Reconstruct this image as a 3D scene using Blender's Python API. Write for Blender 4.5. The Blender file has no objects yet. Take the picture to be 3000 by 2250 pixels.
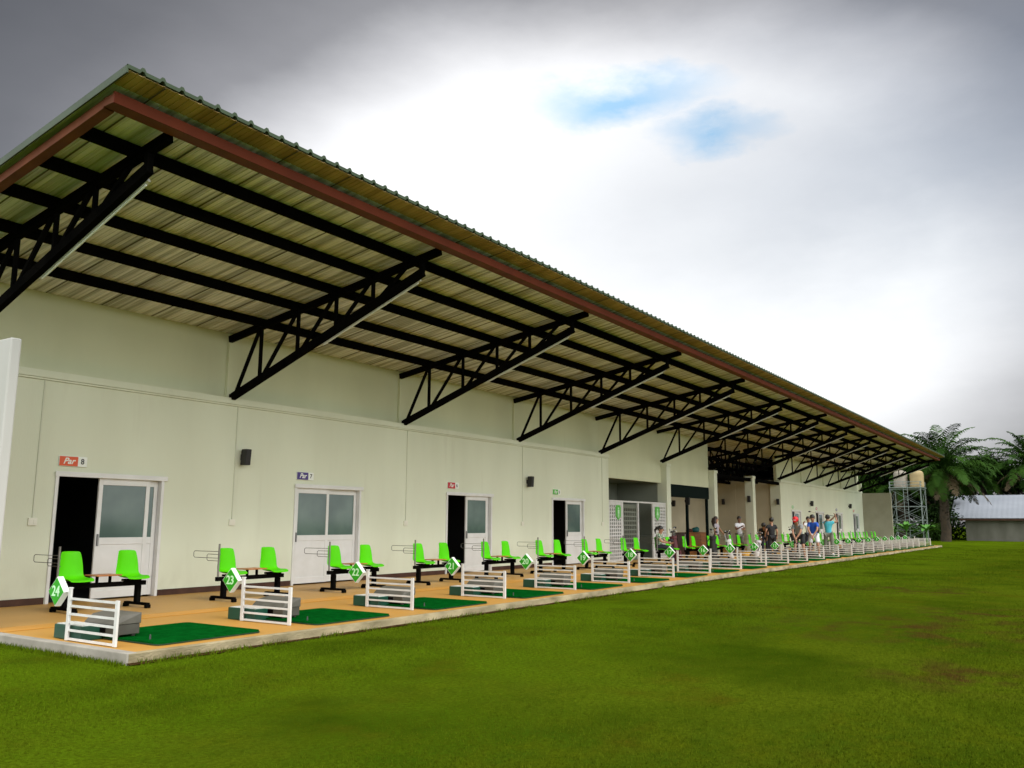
import bpy, bmesh, math, random
import numpy as np
from mathutils import Vector, Matrix
random.seed(7); rng = np.random.default_rng(7)
S = bpy.context.scene
COL = S.collection
R = math.radians
ORD = ('first second third fourth fifth sixth seventh eighth ninth tenth eleventh twelfth thirteenth fourteenth fifteenth '
       'sixteenth seventeenth eighteenth nineteenth twentieth twenty-first twenty-second twenty-third twenty-fourth twenty-fifth').split()

# ------------------------------------------------------------------ materials
def mat(name, c, rough=.6, c2=None, scale=6., detail=4., stretch=(1, 1, 1), bump=0., bscale=None, metal=0., spec=.5, lo=.35, hi=.65, alpha=None):
    m = bpy.data.materials.new(name); m.use_nodes = True
    nt = m.node_tree; N = nt.nodes; L = nt.links
    b = N['Principled BSDF']
    b.inputs['Base Color'].default_value = (*c, 1); b.inputs['Roughness'].default_value = rough
    b.inputs['Metallic'].default_value = metal; b.inputs['Specular IOR Level'].default_value = spec
    tc = N.new('ShaderNodeTexCoord'); mp = N.new('ShaderNodeMapping'); mp.inputs['Scale'].default_value = stretch
    geo = N.new('ShaderNodeNewGeometry')
    L.new(geo.outputs['Position'], mp.inputs['Vector'])
    if c2 is not None:
        no = N.new('ShaderNodeTexNoise'); no.inputs['Scale'].default_value = scale; no.inputs['Detail'].default_value = detail
        L.new(mp.outputs['Vector'], no.inputs['Vector'])
        rp = N.new('ShaderNodeValToRGB'); rp.color_ramp.elements[0].position = lo; rp.color_ramp.elements[1].position = hi
        rp.color_ramp.elements[0].color = (*c, 1); rp.color_ramp.elements[1].color = (*c2, 1)
        L.new(no.outputs['Fac'], rp.inputs['Fac']); L.new(rp.outputs['Color'], b.inputs['Base Color'])
    if bump > 0:
        n2 = N.new('ShaderNodeTexNoise'); n2.inputs['Scale'].default_value = bscale or scale * 6; n2.inputs['Detail'].default_value = 5
        L.new(mp.outputs['Vector'], n2.inputs['Vector'])
        bp = N.new('ShaderNodeBump'); bp.inputs['Strength'].default_value = bump; bp.inputs['Distance'].default_value = .02
        L.new(n2.outputs['Fac'], bp.inputs['Height']); L.new(bp.outputs['Normal'], b.inputs['Normal'])
    return m

def hexa(r, g, b):
    f = lambda v: ((v / 255 + .055) / 1.055) ** 2.4 if v > 10 else v / 255 / 12.92
    return (f(r), f(g), f(b))

M = dict(
    wall=mat('wall_paint', (.70, .735, .585), .75, (.645, .675, .53), .9, 6, (1, 1, .25), .08, 40),
    upper=mat('upper_wall_paint', (.66, .68, .48), .75, (.60, .62, .43), .7, 5, (1, 1, .4), .08, 40),
    white=mat('white_paint', (.66, .655, .64), .5, (.58, .575, .55), 5, 5),
    screenwhite=mat('partition_paint', (.50, .495, .48), .8, (.44, .435, .41), 1.2, 5, (1, 1, .3)),
    endwall_shaded=mat('end_wall_shaded', (.34, .32, .24), .75, (.29, .275, .20), 1.2, 5),  # darker copy of the partition white: its shadow side put into the colour
    inner=mat('inner_wall_paint', (.58, .53, .38), .8, (.50, .455, .32), .8, 4),
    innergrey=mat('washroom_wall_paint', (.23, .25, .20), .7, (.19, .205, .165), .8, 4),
    dark=mat('unlit_room_black', (.02, .02, .02), .9),  # near black colour stands in for the darkness of unlit interiors
    skirt=mat('brown_skirting', (.085, .045, .032), .6, (.06, .032, .024), 4, spec=.1),
    black=mat('black_steel_paint', (.0032, .0031, .003), .6, (.0055, .005, .0045), 3, 4, spec=.0),
    fascia=mat('red_brown_fascia', (.175, .056, .026), .65, (.12, .038, .018), 2.5, 6, (1, 1, 1), .05, 30, spec=.12),
    fascia2=mat('red_brown_fascia_lip', (.15, .03, .011), .6, (.12, .024, .009), 2.5, 6, spec=.12),
    roof=mat('roof_underside', (.82, .84, .90), .36, (.40, .41, .40), 1.4, 8, (7.5, .16, 1), .0, 25, lo=.40, hi=.60, spec=.35),  # lengthwise streaks: wear, plus the sheen of the sheet painted into the colour
    eave=mat('eave_sheet_metal', (.50, .36, .175), .65, (.30, .20, .085), 1.3, 6, (3.6, .6, 1), .1, 20, spec=.1),
    verge=mat('green_roof_trim', (.05, .075, .042), .5, (.038, .058, .032), 3, spec=.2),
    floor=mat('tan_floor_paint', (.50, .255, .052), .5, (.43, .235, .06), .9, 7, (1, 1, 1), .05, 30, lo=.3, hi=.7, spec=.05),
    concrete=mat('kerb_concrete', (.36, .30, .185), .9, (.17, .145, .085), 1.9, 9, (1, 1, 2.2), .6, 22, lo=.36, hi=.68, spec=.1),
    palecoat=mat('pale_kerb_coating', (.34, .315, .27), .85, (.24, .22, .185), 3, 7, (1, 1, 1), .2, 20),
    seat=mat('lime_green_plastic', (.085, .55, .003), .42, (.075, .49, .002), 2, 3, spec=.12),
    table=mat('orange_wood_laminate', (.42, .16, .045), .4, (.33, .12, .03), 6, 5, (1, 6, 1)),
    turf=mat('green_turf', (.002, .085, .010), 1, (.0015, .06, .007), 8, 6, bump=.6, bscale=160, spec=0),
    rubber=mat('mat_rubber', (.006, .035, .012), .8),
    tee=mat('tee_rubber', (.05, .05, .05), .7),
    boxgreen=mat('dark_green_box', (.004, .062, .036), .5, (.004, .05, .03), 5),
    trayinner=mat('tray_white', (.72, .73, .70), .5, (.6, .61, .58), 20, 3),
    dispbody=mat('dispenser_body', (.075, .07, .055), .55, (.055, .05, .04), 5),
    displid=mat('dispenser_lid', (.105, .098, .08), .65, (.08, .075, .06), 5),
    sign=mat('sign_green', (.03, .34, .012), .45, spec=.2),
    signwhite=mat('sign_white', (.80, .83, .78), .45),
    numeral=mat('numeral_mint', (.55, .85, .55), .5),
    steel=mat('galvanised_pole', (.22, .21, .19), .4, (.16, .155, .14), 9, metal=.4),
    wire=mat('rack_wire', (.15, .15, .14), .4, metal=.6),
    pvc=mat('door_pvc', (.73, .73, .72), .4, (.67, .67, .65), 3, 3),
    glass=mat('frosted_glass', (.12, .18, .16), .08, (.07, .115, .105), 1.1, 3, spec=.55),
    handle=mat('handle_grey', (.25, .25, .25), .35, metal=.7),
    orange=mat('sign_orange', (.65, .085, .015), .45), purple=mat('sign_purple', (.055, .03, .20), .45),
    crimson=mat('sign_crimson', (.48, .012, .03), .45), lime=mat('sign_lime', (.10, .46, .06), .45),
    ink=mat('ink_black', (.03, .03, .03), .6),
    speaker=mat('speaker_black', (.012, .012, .013), .55), grille=mat('speaker_grille', (.02, .02, .021), .7),
    conduit=mat('conduit_cream', (.60, .62, .50), .6), socket=mat('socket_cream', (.72, .71, .60), .4),
    tube=mat('lamp_housing', (.62, .62, .58), .4), 
    shutter=mat('dark_shutter', (.005, .011, .010), .6, spec=.03),
    wood=mat('counter_wood', (.33, .125, .03), .45, (.25, .09, .02), 3, 5, (1, 1, 7)),
    darkwood=mat('counter_dark_wood', (.045, .012, .009), .4, (.03, .009, .007), 3, 5),
    galv=mat('tower_steel', (.20, .235, .22), .5, (.14, .17, .16), 4, metal=.2),
    tank=mat('tank_cream', (.33, .25, .12), .6, (.28, .21, .10), 3), tank2=mat('tank_grey', (.27, .24, .195), .6, (.23, .20, .165), 3),
    shedwall=mat('shed_wall', (.17, .165, .14), .85, (.10, .10, .075), .7, 8, (1, 1, .35), .1, 20),
    shedroof=mat('shed_metal_roof', (.27, .29, .33), .5, (.23, .25, .285), .6, 5, (1, .4, 1)),
    trunk=mat('palm_trunk', (.05, .034, .019), .95, (.026, .02, .012), 4, 6, bump=.7, bscale=14),
    bark=mat('tree_bark', (.075, .062, .045), .95, (.045, .04, .03), 5, 6, bump=.6, bscale=20),
    frond=mat('palm_frond', (.014, .040, .005), .65, (.032, .078, .009), .7, 3, spec=.06),
    deadfrond=mat('dead_frond', (.07, .048, .017), .8, (.045, .032, .012), 1, 3),
    leafdark=mat('tree_leaf_dark', (.009, .024, .004), .7, (.020, .045, .007), .6, 4, spec=.08),
    leafmid=mat('tree_leaf_mid', (.016, .044, .006), .7, (.034, .076, .009), .6, 4, spec=.08),
    banana=mat('banana_leaf', (.05, .16, .02), .45, (.08, .22, .03), 2, 3),
    skin=mat('skin_tan', (.36, .185, .11), .55), skin2=mat('skin_brown', (.20, .095, .055), .55),
    hair=mat('hair_black', (.012, .009, .008), .5), hairbrown=mat('hair_dark_brown', (.03, .013, .01), .5),
    red=mat('cap_red', (.62, .012, .02), .6), grey=mat('cloth_grey', (.25, .255, .25), .85, (.21, .215, .21), 14),
    blackcloth=mat('cloth_black', (.012, .012, .014), .85), blue=mat('cloth_blue', (.012, .085, .46), .8, (.01, .07, .38), 10),
    cyan=mat('cloth_cyan', (.07, .46, .56), .8, (.06, .40, .50), 10), whitecloth=mat('cloth_white', (.72, .72, .75), .8, (.64, .64, .67), 10),
    greytrouser=mat('cloth_olive_grey', (.16, .165, .13), .85), pattern=mat('cloth_green_floral', (.42, .48, .36), .85, (.03, .10, .045), 28, 3, lo=.45, hi=.55),
    navy=mat('cloth_navy', (.015, .016, .028), .85), lilac=mat('cloth_lilac_grey', (.40, .37, .41), .85, (.3, .27, .31), 12),
    shoe=mat('shoe_white', (.7, .7, .7), .6), shoeblack=mat('shoe_black', (.02, .02, .02), .5), sash=mat('strap_black', (.02, .02, .025), .7),
    bagblack=mat('bag_black', (.012, .012, .013), .6), bagmaroon=mat('bag_maroon', (.07, .006, .012), .55), bagwhite=mat('bag_white', (.55, .55, .56), .5),
    chrome=mat('club_chrome', (.6, .6, .6), .2, metal=1.), yellow=mat('basket_yellow', (.55, .30, .015), .5), teal=mat('teal_cloth', (.015, .16, .15), .7),
    maroonbag=mat('cloth_bag_brown', (.10, .03, .02), .8), porcelain=mat('basin_white', (.7, .7, .7), .2),
    dirtyball=mat('golf_ball_white', (.42, .42, .38), .5), soil=mat('kerb_soil', (.030, .017, .007), 1., (.06, .036, .012), 9, 6, bump=.8, bscale=40, spec=0),
    eyes=mat('eye_dark', (.01, .01, .01), .3),
)

def weather(m, col, amount):
    nt = m.node_tree; N = nt.nodes; L = nt.links; b = N['Principled BSDF']; src = b.inputs['Base Color'].links[0].from_socket
    geo = N.new('ShaderNodeNewGeometry'); sx = N.new('ShaderNodeSeparateXYZ'); L.new(geo.outputs['Position'], sx.inputs[0])
    def rng_(x, a, b_):
        n = N.new('ShaderNodeMapRange'); n.inputs[1].default_value = a; n.inputs[2].default_value = b_; L.new(x, n.inputs[0]); return n.outputs[0]
    def nz_(sc, st):
        mp = N.new('ShaderNodeMapping'); mp.inputs['Scale'].default_value = st; L.new(geo.outputs['Position'], mp.inputs['Vector'])
        n = N.new('ShaderNodeTexNoise'); n.inputs['Scale'].default_value = sc; n.inputs['Detail'].default_value = 8; L.new(mp.outputs[0], n.inputs['Vector']); return n.outputs['Fac']
    def mul(a, b_):
        n = N.new('ShaderNodeMath'); n.operation = 'MULTIPLY'
        L.new(a, n.inputs[0])
        if isinstance(b_, float): n.inputs[1].default_value = b_
        else: L.new(b_, n.inputs[1])
        return n.outputs[0]
    splash = mul(rng_(sx.outputs['Z'], .75, .08), rng_(nz_(2.4, (1, 1, .6)), .42, .66))
    streak = mul(rng_(nz_(5., (1, 1, .09)), .56, .74), rng_(nz_(.7, (1, 1, 1)), .45, .65))
    mx = N.new('ShaderNodeMath'); mx.operation = 'MAXIMUM'; L.new(mul(splash, amount), mx.inputs[0]); L.new(mul(streak, amount * .55), mx.inputs[1])
    mi = N.new('ShaderNodeMix'); mi.data_type = 'RGBA'; L.new(mx.outputs[0], mi.inputs[0]); L.new(src, mi.inputs[6]); mi.inputs[7].default_value = (*col, 1)
    L.new(mi.outputs[2], b.inputs['Base Color'])
weather(M['wall'], (.36, .33, .23), .30); weather(M['upper'], (.40, .40, .27), .25); weather(M['floor'], (.22, .14, .06), .0)

# ------------------------------------------------------------------ mesh helper
class MB:
    def __init__(s): s.v = []; s.f = []
    def box(s, x0, x1, y0, y1, z0, z1):
        o = len(s.v)
        s.v += [(x, y, z) for z in (z0, z1) for y in (y0, y1) for x in (x0, x1)]
        s.f += [tuple(o + i for i in q) for q in ((0, 2, 3, 1), (4, 5, 7, 6), (0, 1, 5, 4), (2, 6, 7, 3), (0, 4, 6, 2), (1, 3, 7, 5))]
        return s
    def bar(s, a, b, w, h, up=(0, 0, 1)):
        a = Vector(a); b = Vector(b); d = (b - a).normalized(); u = Vector(up)
        if abs(d.dot(u)) > .98: u = Vector((1, 0, 0))
        sx = d.cross(u).normalized() * w / 2; sy = sx.cross(d).normalized() * h / 2
        o = len(s.v)
        for p in (a, b):
            for i, j in ((-1, -1), (1, -1), (1, 1), (-1, 1)): s.v.append(tuple(p + sx * i + sy * j))
        s.f += [tuple(o + i for i in q) for q in ((0, 1, 2, 3), (7, 6, 5, 4), (0, 4, 5, 1), (1, 5, 6, 2), (2, 6, 7, 3), (3, 7, 4, 0))]
        return s
    def tube(s, pts, r, n=8, caps=True):
        pts = [Vector(p) for p in pts]; o = len(s.v); k = len(pts)
        rr = r if isinstance(r, (list, tuple)) else [r] * k
        prev = None
        for i, p in enumerate(pts):
            d = (pts[min(i + 1, k - 1)] - pts[max(i - 1, 0)]).normalized()
            u = prev if prev is not None else (Vector((0, 0, 1)) if abs(d.z) < .9 else Vector((1, 0, 0)))
            a = d.cross(u)
            if a.length < 1e-4: a = d.orthogonal()
            a.normalize(); b = a.cross(d).normalized(); prev = b
            for j in range(n):
                t = 2 * math.pi * j / n
                s.v.append(tuple(p + (a * math.cos(t) + b * math.sin(t)) * rr[i]))
        for i in range(k - 1):
            for j in range(n):
                q = (j + 1) % n
                s.f.append((o + i * n + j, o + i * n + q, o + (i + 1) * n + q, o + (i + 1) * n + j))
        if caps:
            s.f.append(tuple(o + j for j in reversed(range(n)))); s.f.append(tuple(o + (k - 1) * n + j for j in range(n)))
        return s
    def lathe(s, prof, c=(0, 0, 0), n=20):
        o = len(s.v); k = len(prof)
        for r, z in prof:
            for j in range(n):
                t = 2 * math.pi * j / n; s.v.append((c[0] + r * math.cos(t), c[1] + r * math.sin(t), c[2] + z))
        for i in range(k - 1):
            for j in range(n):
                q = (j + 1) % n; s.f.append((o + i * n + j, o + i * n + q, o + (i + 1) * n + q, o + (i + 1) * n + j))
        s.f.append(tuple(o + j for j in reversed(range(n)))); s.f.append(tuple(o + (k - 1) * n + j for j in range(n)))
        return s
    def ball(s, c, r, n=10, sc=(1, 1, 1)):
        o = len(s.v)
        for i in range(1, n // 2 + 1):
            ph = math.pi * i / (n // 2 + 1)
            for j in range(n):
                t = 2 * math.pi * j / n
                s.v.append((c[0] + r * sc[0] * math.sin(ph) * math.cos(t), c[1] + r * sc[1] * math.sin(ph) * math.sin(t), c[2] + r * sc[2] * math.cos(ph)))
        k = n // 2; t0 = len(s.v); s.v += [(c[0], c[1], c[2] + r * sc[2]), (c[0], c[1], c[2] - r * sc[2])]
        for j in range(n):
            q = (j + 1) % n
            s.f.append((t0, o + j, o + q)); s.f.append((t0 + 1, o + (k - 1) * n + q, o + (k - 1) * n + j))
            for i in range(k - 1): s.f.append((o + i * n + j, o + (i + 1) * n + j, o + (i + 1) * n + q, o + i * n + q))
        return s
    def quad(s, *p):
        o = len(s.v); s.v += [tuple(q) for q in p]; s.f.append(tuple(range(o, o + len(p)))); return s
    def build(s, name, m, parent=None, loc=None, smooth=None, bev=0., mats=None):
        me = bpy.data.meshes.new(name); me.from_pydata(s.v, [], s.f); me.update()
        me.materials.append(m)
        return link(name, me, parent, loc, smooth, bev)

def link(name, me, parent=None, loc=None, smooth=None, bev=0.):
    o = bpy.data.objects.new(name, me); COL.objects.link(o)
    if parent is not None: o.parent = parent
    if loc is not None: o.location = loc
    if smooth:
        me.shade_smooth(); me.set_sharp_from_angle(angle=R(smooth))
    if bev:
        b = o.modifiers.new('bevel', 'BEVEL'); b.width = bev; b.segments = 2; b.limit_method = 'ANGLE'
    return o

def tag(o, label=None, cat=None, group=None, kind=None):
    if label: o['label'] = label
    if cat: o['category'] = cat
    if group: o['group'] = group
    if kind: o['kind'] = kind
    return o

def empty(name, loc=(0, 0, 0), rz=0., label=None, cat=None, group=None):
    o = bpy.data.objects.new(name, None); COL.objects.link(o); o.location = loc; o.rotation_euler = (0, 0, rz)
    o.empty_display_size = .1
    return tag(o, label, cat, group)

KIDS = {}
def kids(o):
    return [c for c in COL.objects if c.parent == o] if o.name not in KIDS else KIDS[o.name]
def proto_tree(o):
    return (o, [proto_tree(c) for c in COL.objects if c.parent == o])
def copy_tree(t, parent=None):
    c = t[0].copy(); COL.objects.link(c)
    if parent is not None: c.parent = parent
    for ch in t[1]: copy_tree(ch, c)
    return c

def text_mesh(txt, size, depth=.004, shear=0., align='CENTER', bold=0.):
    cu = bpy.data.curves.new('txt', 'FONT'); cu.body = txt; cu.size = size; cu.extrude = depth; cu.shear = shear
    cu.align_x = align; cu.align_y = 'CENTER'; cu.offset = bold; cu.resolution_u = 3
    ob = bpy.data.objects.new('txt', cu); COL.objects.link(ob)
    me = bpy.data.meshes.new_from_object(ob.evaluated_get(bpy.context.evaluated_depsgraph_get()))
    bpy.data.objects.remove(ob); bpy.data.curves.remove(cu)
    return me

def wall_grid(xs, zs, holes, yf, th):
    """Wall panel in the XZ plane: cells of xs x zs minus holes (x0,x1,z0,z1), front at yf, thickness th towards +Y."""
    mb = MB()
    xs = sorted(set([round(x, 4) for x in xs] + [round(h[i], 4) for h in holes for i in (0, 1)]))
    zs = sorted(set([round(z, 4) for z in zs] + [round(h[i], 4) for h in holes for i in (2, 3)]))
    hs = np.array(holes) if holes else np.zeros((0, 4))
    def solid(i, j):
        if not (0 <= i < len(xs) - 1 and 0 <= j < len(zs) - 1): return False
        cx = (xs[i] + xs[i + 1]) / 2; cz = (zs[j] + zs[j + 1]) / 2
        return not (len(hs) and np.any((hs[:, 0] < cx) & (cx < hs[:, 1]) & (hs[:, 2] < cz) & (cz < hs[:, 3])))
    g = [[solid(i, j) for j in range(len(zs) - 1)] for i in range(len(xs) - 1)]
    s2 = lambda i, j: 0 <= i < len(xs) - 1 and 0 <= j < len(zs) - 1 and g[i][j]
    yb = yf + th
    for i in range(len(xs) - 1):
        for j in range(len(zs) - 1):
            if not g[i][j]: continue
            a, b, c, d = xs[i], xs[i + 1], zs[j], zs[j + 1]
            mb.quad((a, yf, c), (b, yf, c), (b, yf, d), (a, yf, d)); mb.quad((a, yb, c), (a, yb, d), (b, yb, d), (b, yb, c))
            if not s2(i - 1, j): mb.quad((a, yf, c), (a, yf, d), (a, yb, d), (a, yb, c))
            if not s2(i + 1, j): mb.quad((b, yf, c), (b, yb, c), (b, yb, d), (b, yf, d))
            if not s2(i, j - 1): mb.quad((a, yf, c), (a, yb, c), (b, yb, c), (b, yf, c))
            if not s2(i, j + 1): mb.quad((a, yf, d), (b, yf, d), (b, yb, d), (a, yb, d))
    return mb

# ------------------------------------------------------------------ camera, light, world
yaw, pitch, roll = .5877, .1606, -.0052
cy, sy, cp, sp, cr, sr = math.cos(yaw), math.sin(yaw), math.cos(pitch), math.sin(pitch), math.cos(roll), math.sin(roll)
fw = Vector((cy * cp, sy * cp, sp)); r0 = Vector((sy, -cy, 0)); u0 = Vector((-cy * sp, -sy * sp, cp))
xc = r0 * cr - u0 * sr; yc = r0 * sr + u0 * cr
cam = bpy.data.cameras.new('camera'); cam.lens = 30.13; cam.sensor_width = 36; cam.clip_end = 3000; cam.clip_start = .05
co = bpy.data.objects.new('camera', cam); COL.objects.link(co)
mw = Matrix((xc, yc, -fw)).transposed().to_4x4(); mw.translation = (0, 0, 1.35); co.matrix_world = mw
S.camera = co
S.view_settings.view_transform = 'Standard'; S.view_settings.look = 'None'; S.view_settings.exposure = .64; S.view_settings.gamma = 1
S.cycles.max_bounces = 8; S.cycles.diffuse_bounces = 4

SUN_EL, SUN_AZ = R(48), R(258)          # azimuth: direction the sun stands in, measured from +X towards +Y
sd = Vector((math.cos(SUN_EL) * math.cos(SUN_AZ), math.cos(SUN_EL) * math.sin(SUN_AZ), math.sin(SUN_EL)))
sl = bpy.data.lights.new('sun', 'SUN'); sl.energy = 1.5; sl.angle = R(24); sl.color = (1, .97, .93)
so = bpy.data.objects.new('sun', sl); COL.objects.link(so); so.rotation_euler = sd.to_track_quat('Z', 'Y').to_euler(); so.location = (0, 0, 60)

W = bpy.data.worlds.new('World'); S.world = W; W.use_nodes = True
nt = W.node_tree; N = nt.nodes; L = nt.links
for n in list(N): N.remove(n)
def nd(t, **k):
    n = N.new(t)
    for a, b in k.items(): setattr(n, a, b)
    return n
def math_(op, a, b=None, clamp=False):
    n = nd('ShaderNodeMath', operation=op, use_clamp=clamp)
    if op == 'MULTIPLY_ADD': n.inputs[2].default_value = .5
    for i, v in enumerate((a, b)):
        if v is None: continue
        if isinstance(v, (int, float)): n.inputs[i].default_value = v
        else: L.new(v, n.inputs[i])
    return n.outputs[0]
def mixc(f, a, b):
    n = nd('ShaderNodeMix', data_type='RGBA')
    L.new(f, n.inputs[0])
    for i, v in ((6, a), (7, b)):
        if isinstance(v, tuple): n.inputs[i].default_value = (*v, 1)
        else: L.new(v, n.inputs[i])
    return n.outputs[2]
def ramp(x, *el):
    n = nd('ShaderNodeValToRGB'); r = n.color_ramp
    while len(r.elements) < len(el): r.elements.new(.5)
    for e, (p, c) in zip(r.elements, el): e.position = p; e.color = (*c, 1) if isinstance(c, tuple) else (c, c, c, 1)
    L.new(x, n.inputs[0]); return n.outputs[0]
tc = nd('ShaderNodeTexCoord'); D = tc.outputs['Generated']
def dotd(v, src):
    n = nd('ShaderNodeVectorMath', operation='DOT_PRODUCT'); L.new(src, n.inputs[0]); n.inputs[1].default_value = v; return n.outputs['Value']
nz = nd('ShaderNodeTexNoise'); nz.inputs['Scale'].default_value = 3.2; nz.inputs['Detail'].default_value = 7; nz.inputs['Roughness'].default_value = .55
mpn = nd('ShaderNodeMapping'); mpn.inputs['Scale'].default_value = (1, 1, 2.6); L.new(D, mpn.inputs['Vector']); L.new(mpn.outputs[0], nz.inputs['Vector'])
# wobbled direction for cloud edges
wv = nd('ShaderNodeVectorMath', operation='SUBTRACT'); L.new(nz.outputs['Color'], wv.inputs[0]); wv.inputs[1].default_value = (.5, .5, .5)
ws = nd('ShaderNodeVectorMath', operation='SCALE'); L.new(wv.outputs[0], ws.inputs[0]); ws.inputs['Scale'].default_value = .13
wa = nd('ShaderNodeVectorMath', operation='ADD'); L.new(D, wa.inputs[0]); L.new(ws.outputs[0], wa.inputs[1])
wn = nd('ShaderNodeVectorMath', operation='NORMALIZE'); L.new(wa.outputs[0], wn.inputs[0]); DW = wn.outputs[0]
sky = nd('ShaderNodeTexSky', sky_type='NISHITA', sun_disc=False); sky.sun_elevation = SUN_EL; sky.sun_rotation = math.pi / 2 - SUN_AZ
sky.air_density = 1.2; sky.dust_density = .6
# overcast deck: a bright thin patch over the far end of the roof, grey cloud darkened around it like lens falloff, unseen sky behind the camera brightened as fill
def ell(c, ax, dirn):
    c = Vector(c).normalized(); side = Vector((c.y, -c.x, 0)).normalized(); up = side.cross(c)
    p = math_('DIVIDE', dotd(side, dirn), ax); q = dotd(up, dirn)
    return math_('SQRT', math_('ADD', math_('MULTIPLY', p, p), math_('MULTIPLY', q, q)))
CB = Vector((.850, .425, .285)).normalized()
n2 = nd('ShaderNodeTexNoise'); n2.inputs['Scale'].default_value = 8.; n2.inputs['Detail'].default_value = 9; n2.inputs['Roughness'].default_value = .6
mp2 = nd('ShaderNodeMapping'); mp2.inputs['Scale'].default_value = (1, 1, 2.2); L.new(D, mp2.inputs['Vector']); L.new(mp2.outputs[0], n2.inputs['Vector'])
def wob(src, k):
    v = nd('ShaderNodeVectorMath', operation='SUBTRACT'); L.new(src, v.inputs[0]); v.inputs[1].default_value = (.5, .5, .5)
    sc_ = nd('ShaderNodeVectorMath', operation='SCALE'); L.new(v.outputs[0], sc_.inputs[0]); sc_.inputs['Scale'].default_value = k
    ad = nd('ShaderNodeVectorMath', operation='ADD'); L.new(D, ad.inputs[0]); L.new(sc_.outputs[0], ad.inputs[1])
    no = nd('ShaderNodeVectorMath', operation='NORMALIZE'); L.new(ad.outputs[0], no.inputs[0]); return no.outputs[0]
DS = wob(nz.outputs['Color'], .075); DW = wob(n2.outputs['Color'], .085)
front = ramp(ell(CB, 1.62, DS), (0, (7.6, 7.6, 7.6)), (.205, (8.2, 8.2, 8.2)), (.24, (6.4, 6.4, 6.5)), (.28, (4.0, 3.98, 4.1)), (.315, (2.15, 2.13, 2.22)), (.39, (1.15, 1.14, 1.2)), (.47, (.62, .62, .66)), (.62, (.38, .38, .4)), (1, (.7, .7, .75)))
rear = ramp(math_('MULTIPLY_ADD', dotd(tuple(CB), D), .5), (0, (15, 15, 14.6)), (.62, (13, 13.2, 13)), (.74, (4, 4, 4.1)), (.84, 0.0), (1, 0.0))
mk = ramp(math_('MULTIPLY_ADD', dotd(tuple(CB), D), .5), (.66, 0.0), (.86, 1.0))
deck = mixc(mk, rear, front)
puff = ramp(math_('MULTIPLY_ADD', math_('SUBTRACT', math_('ADD', nz.outputs['Fac'], math_('MULTIPLY', n2.outputs['Fac'], .6)), .8), .9), (.25, .95), (.75, 1.05))
vm = nd('ShaderNodeVectorMath', operation='MULTIPLY'); L.new(deck, vm.inputs[0]); L.new(puff, vm.inputs[1]); deck = vm.outputs[0]
def gap(c, ax, r_in, r_out):
    """a gap in the clouds round direction c; distance is squeezed along the vertical so that the gap lies flat"""
    c = Vector(c).normalized(); side = Vector((c.y, -c.x, 0)).normalized(); up = side.cross(c)
    a = math_('DIVIDE', dotd(side, DW), ax); b = dotd(up, DW)
    d = math_('SQRT', math_('ADD', math_('MULTIPLY', a, a), math_('MULTIPLY', b, b)))
    f = math_('GREATER_THAN', dotd(c, DW), 0)
    return math_('MULTIPLY', math_('SUBTRACT', 1, math_('DIVIDE', math_('SUBTRACT', d, r_in), r_out - r_in, True), True), f)
g1 = gap((.798, .3851, .4634), 3.6, .0, .034); g2 = gap((.8537, .3061, .4213), 2.9, .0, .028)
blue = math_('MULTIPLY', math_('MAXIMUM', g1, math_('MULTIPLY', g2, .85)), 1.15, True)
g3 = math_('MULTIPLY', gap((.925, .10, .37), 2.2, .02, .24), .55)
col = mixc(math_('MULTIPLY', blue, .9), deck, (2.6, 5.0, 7.4))
skyb = nd('ShaderNodeVectorMath', operation='SCALE'); L.new(sky.outputs[0], skyb.inputs[0]); skyb.inputs['Scale'].default_value = .45
col = mixc(g3, col, skyb.outputs[0])
col = mixc(math_('MULTIPLY', math_('GREATER_THAN', dotd((0, 0, 1), D), -2), .06), col, sky.outputs[0])
bg = nd('ShaderNodeBackground'); bg.inputs['Strength'].default_value = .1; L.new(col, bg.inputs['Color'])
out = nd('ShaderNodeOutputWorld'); L.new(bg.outputs[0], out.inputs[0])

# ------------------------------------------------------------------ layout numbers
YE, YW, YU, YB = 8.36, 14.30, 14.50, 18.6      # platform edge, lower wall, upper wall, back wall
ZL = -.12
RX = [5.62, 8.08, 10.57, 13.14, 15.71, 18.22, 20.77, 23.31, 25.9, 28.34, 30.83, 33.28, 35.74, 38.17, 40.63, 43.02, 45.34, 47.72, 50.08, 52.35, 54.64, 56.76, 58.9, 61.32, 63.49]
TX = [5.88 + 5.307 * k for k in range(13)]; TX[11] -= .4; TX[12] -= .8
zr = lambda y: 6.24 - .171 * (y - 8.37)        # underside of the roof

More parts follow.
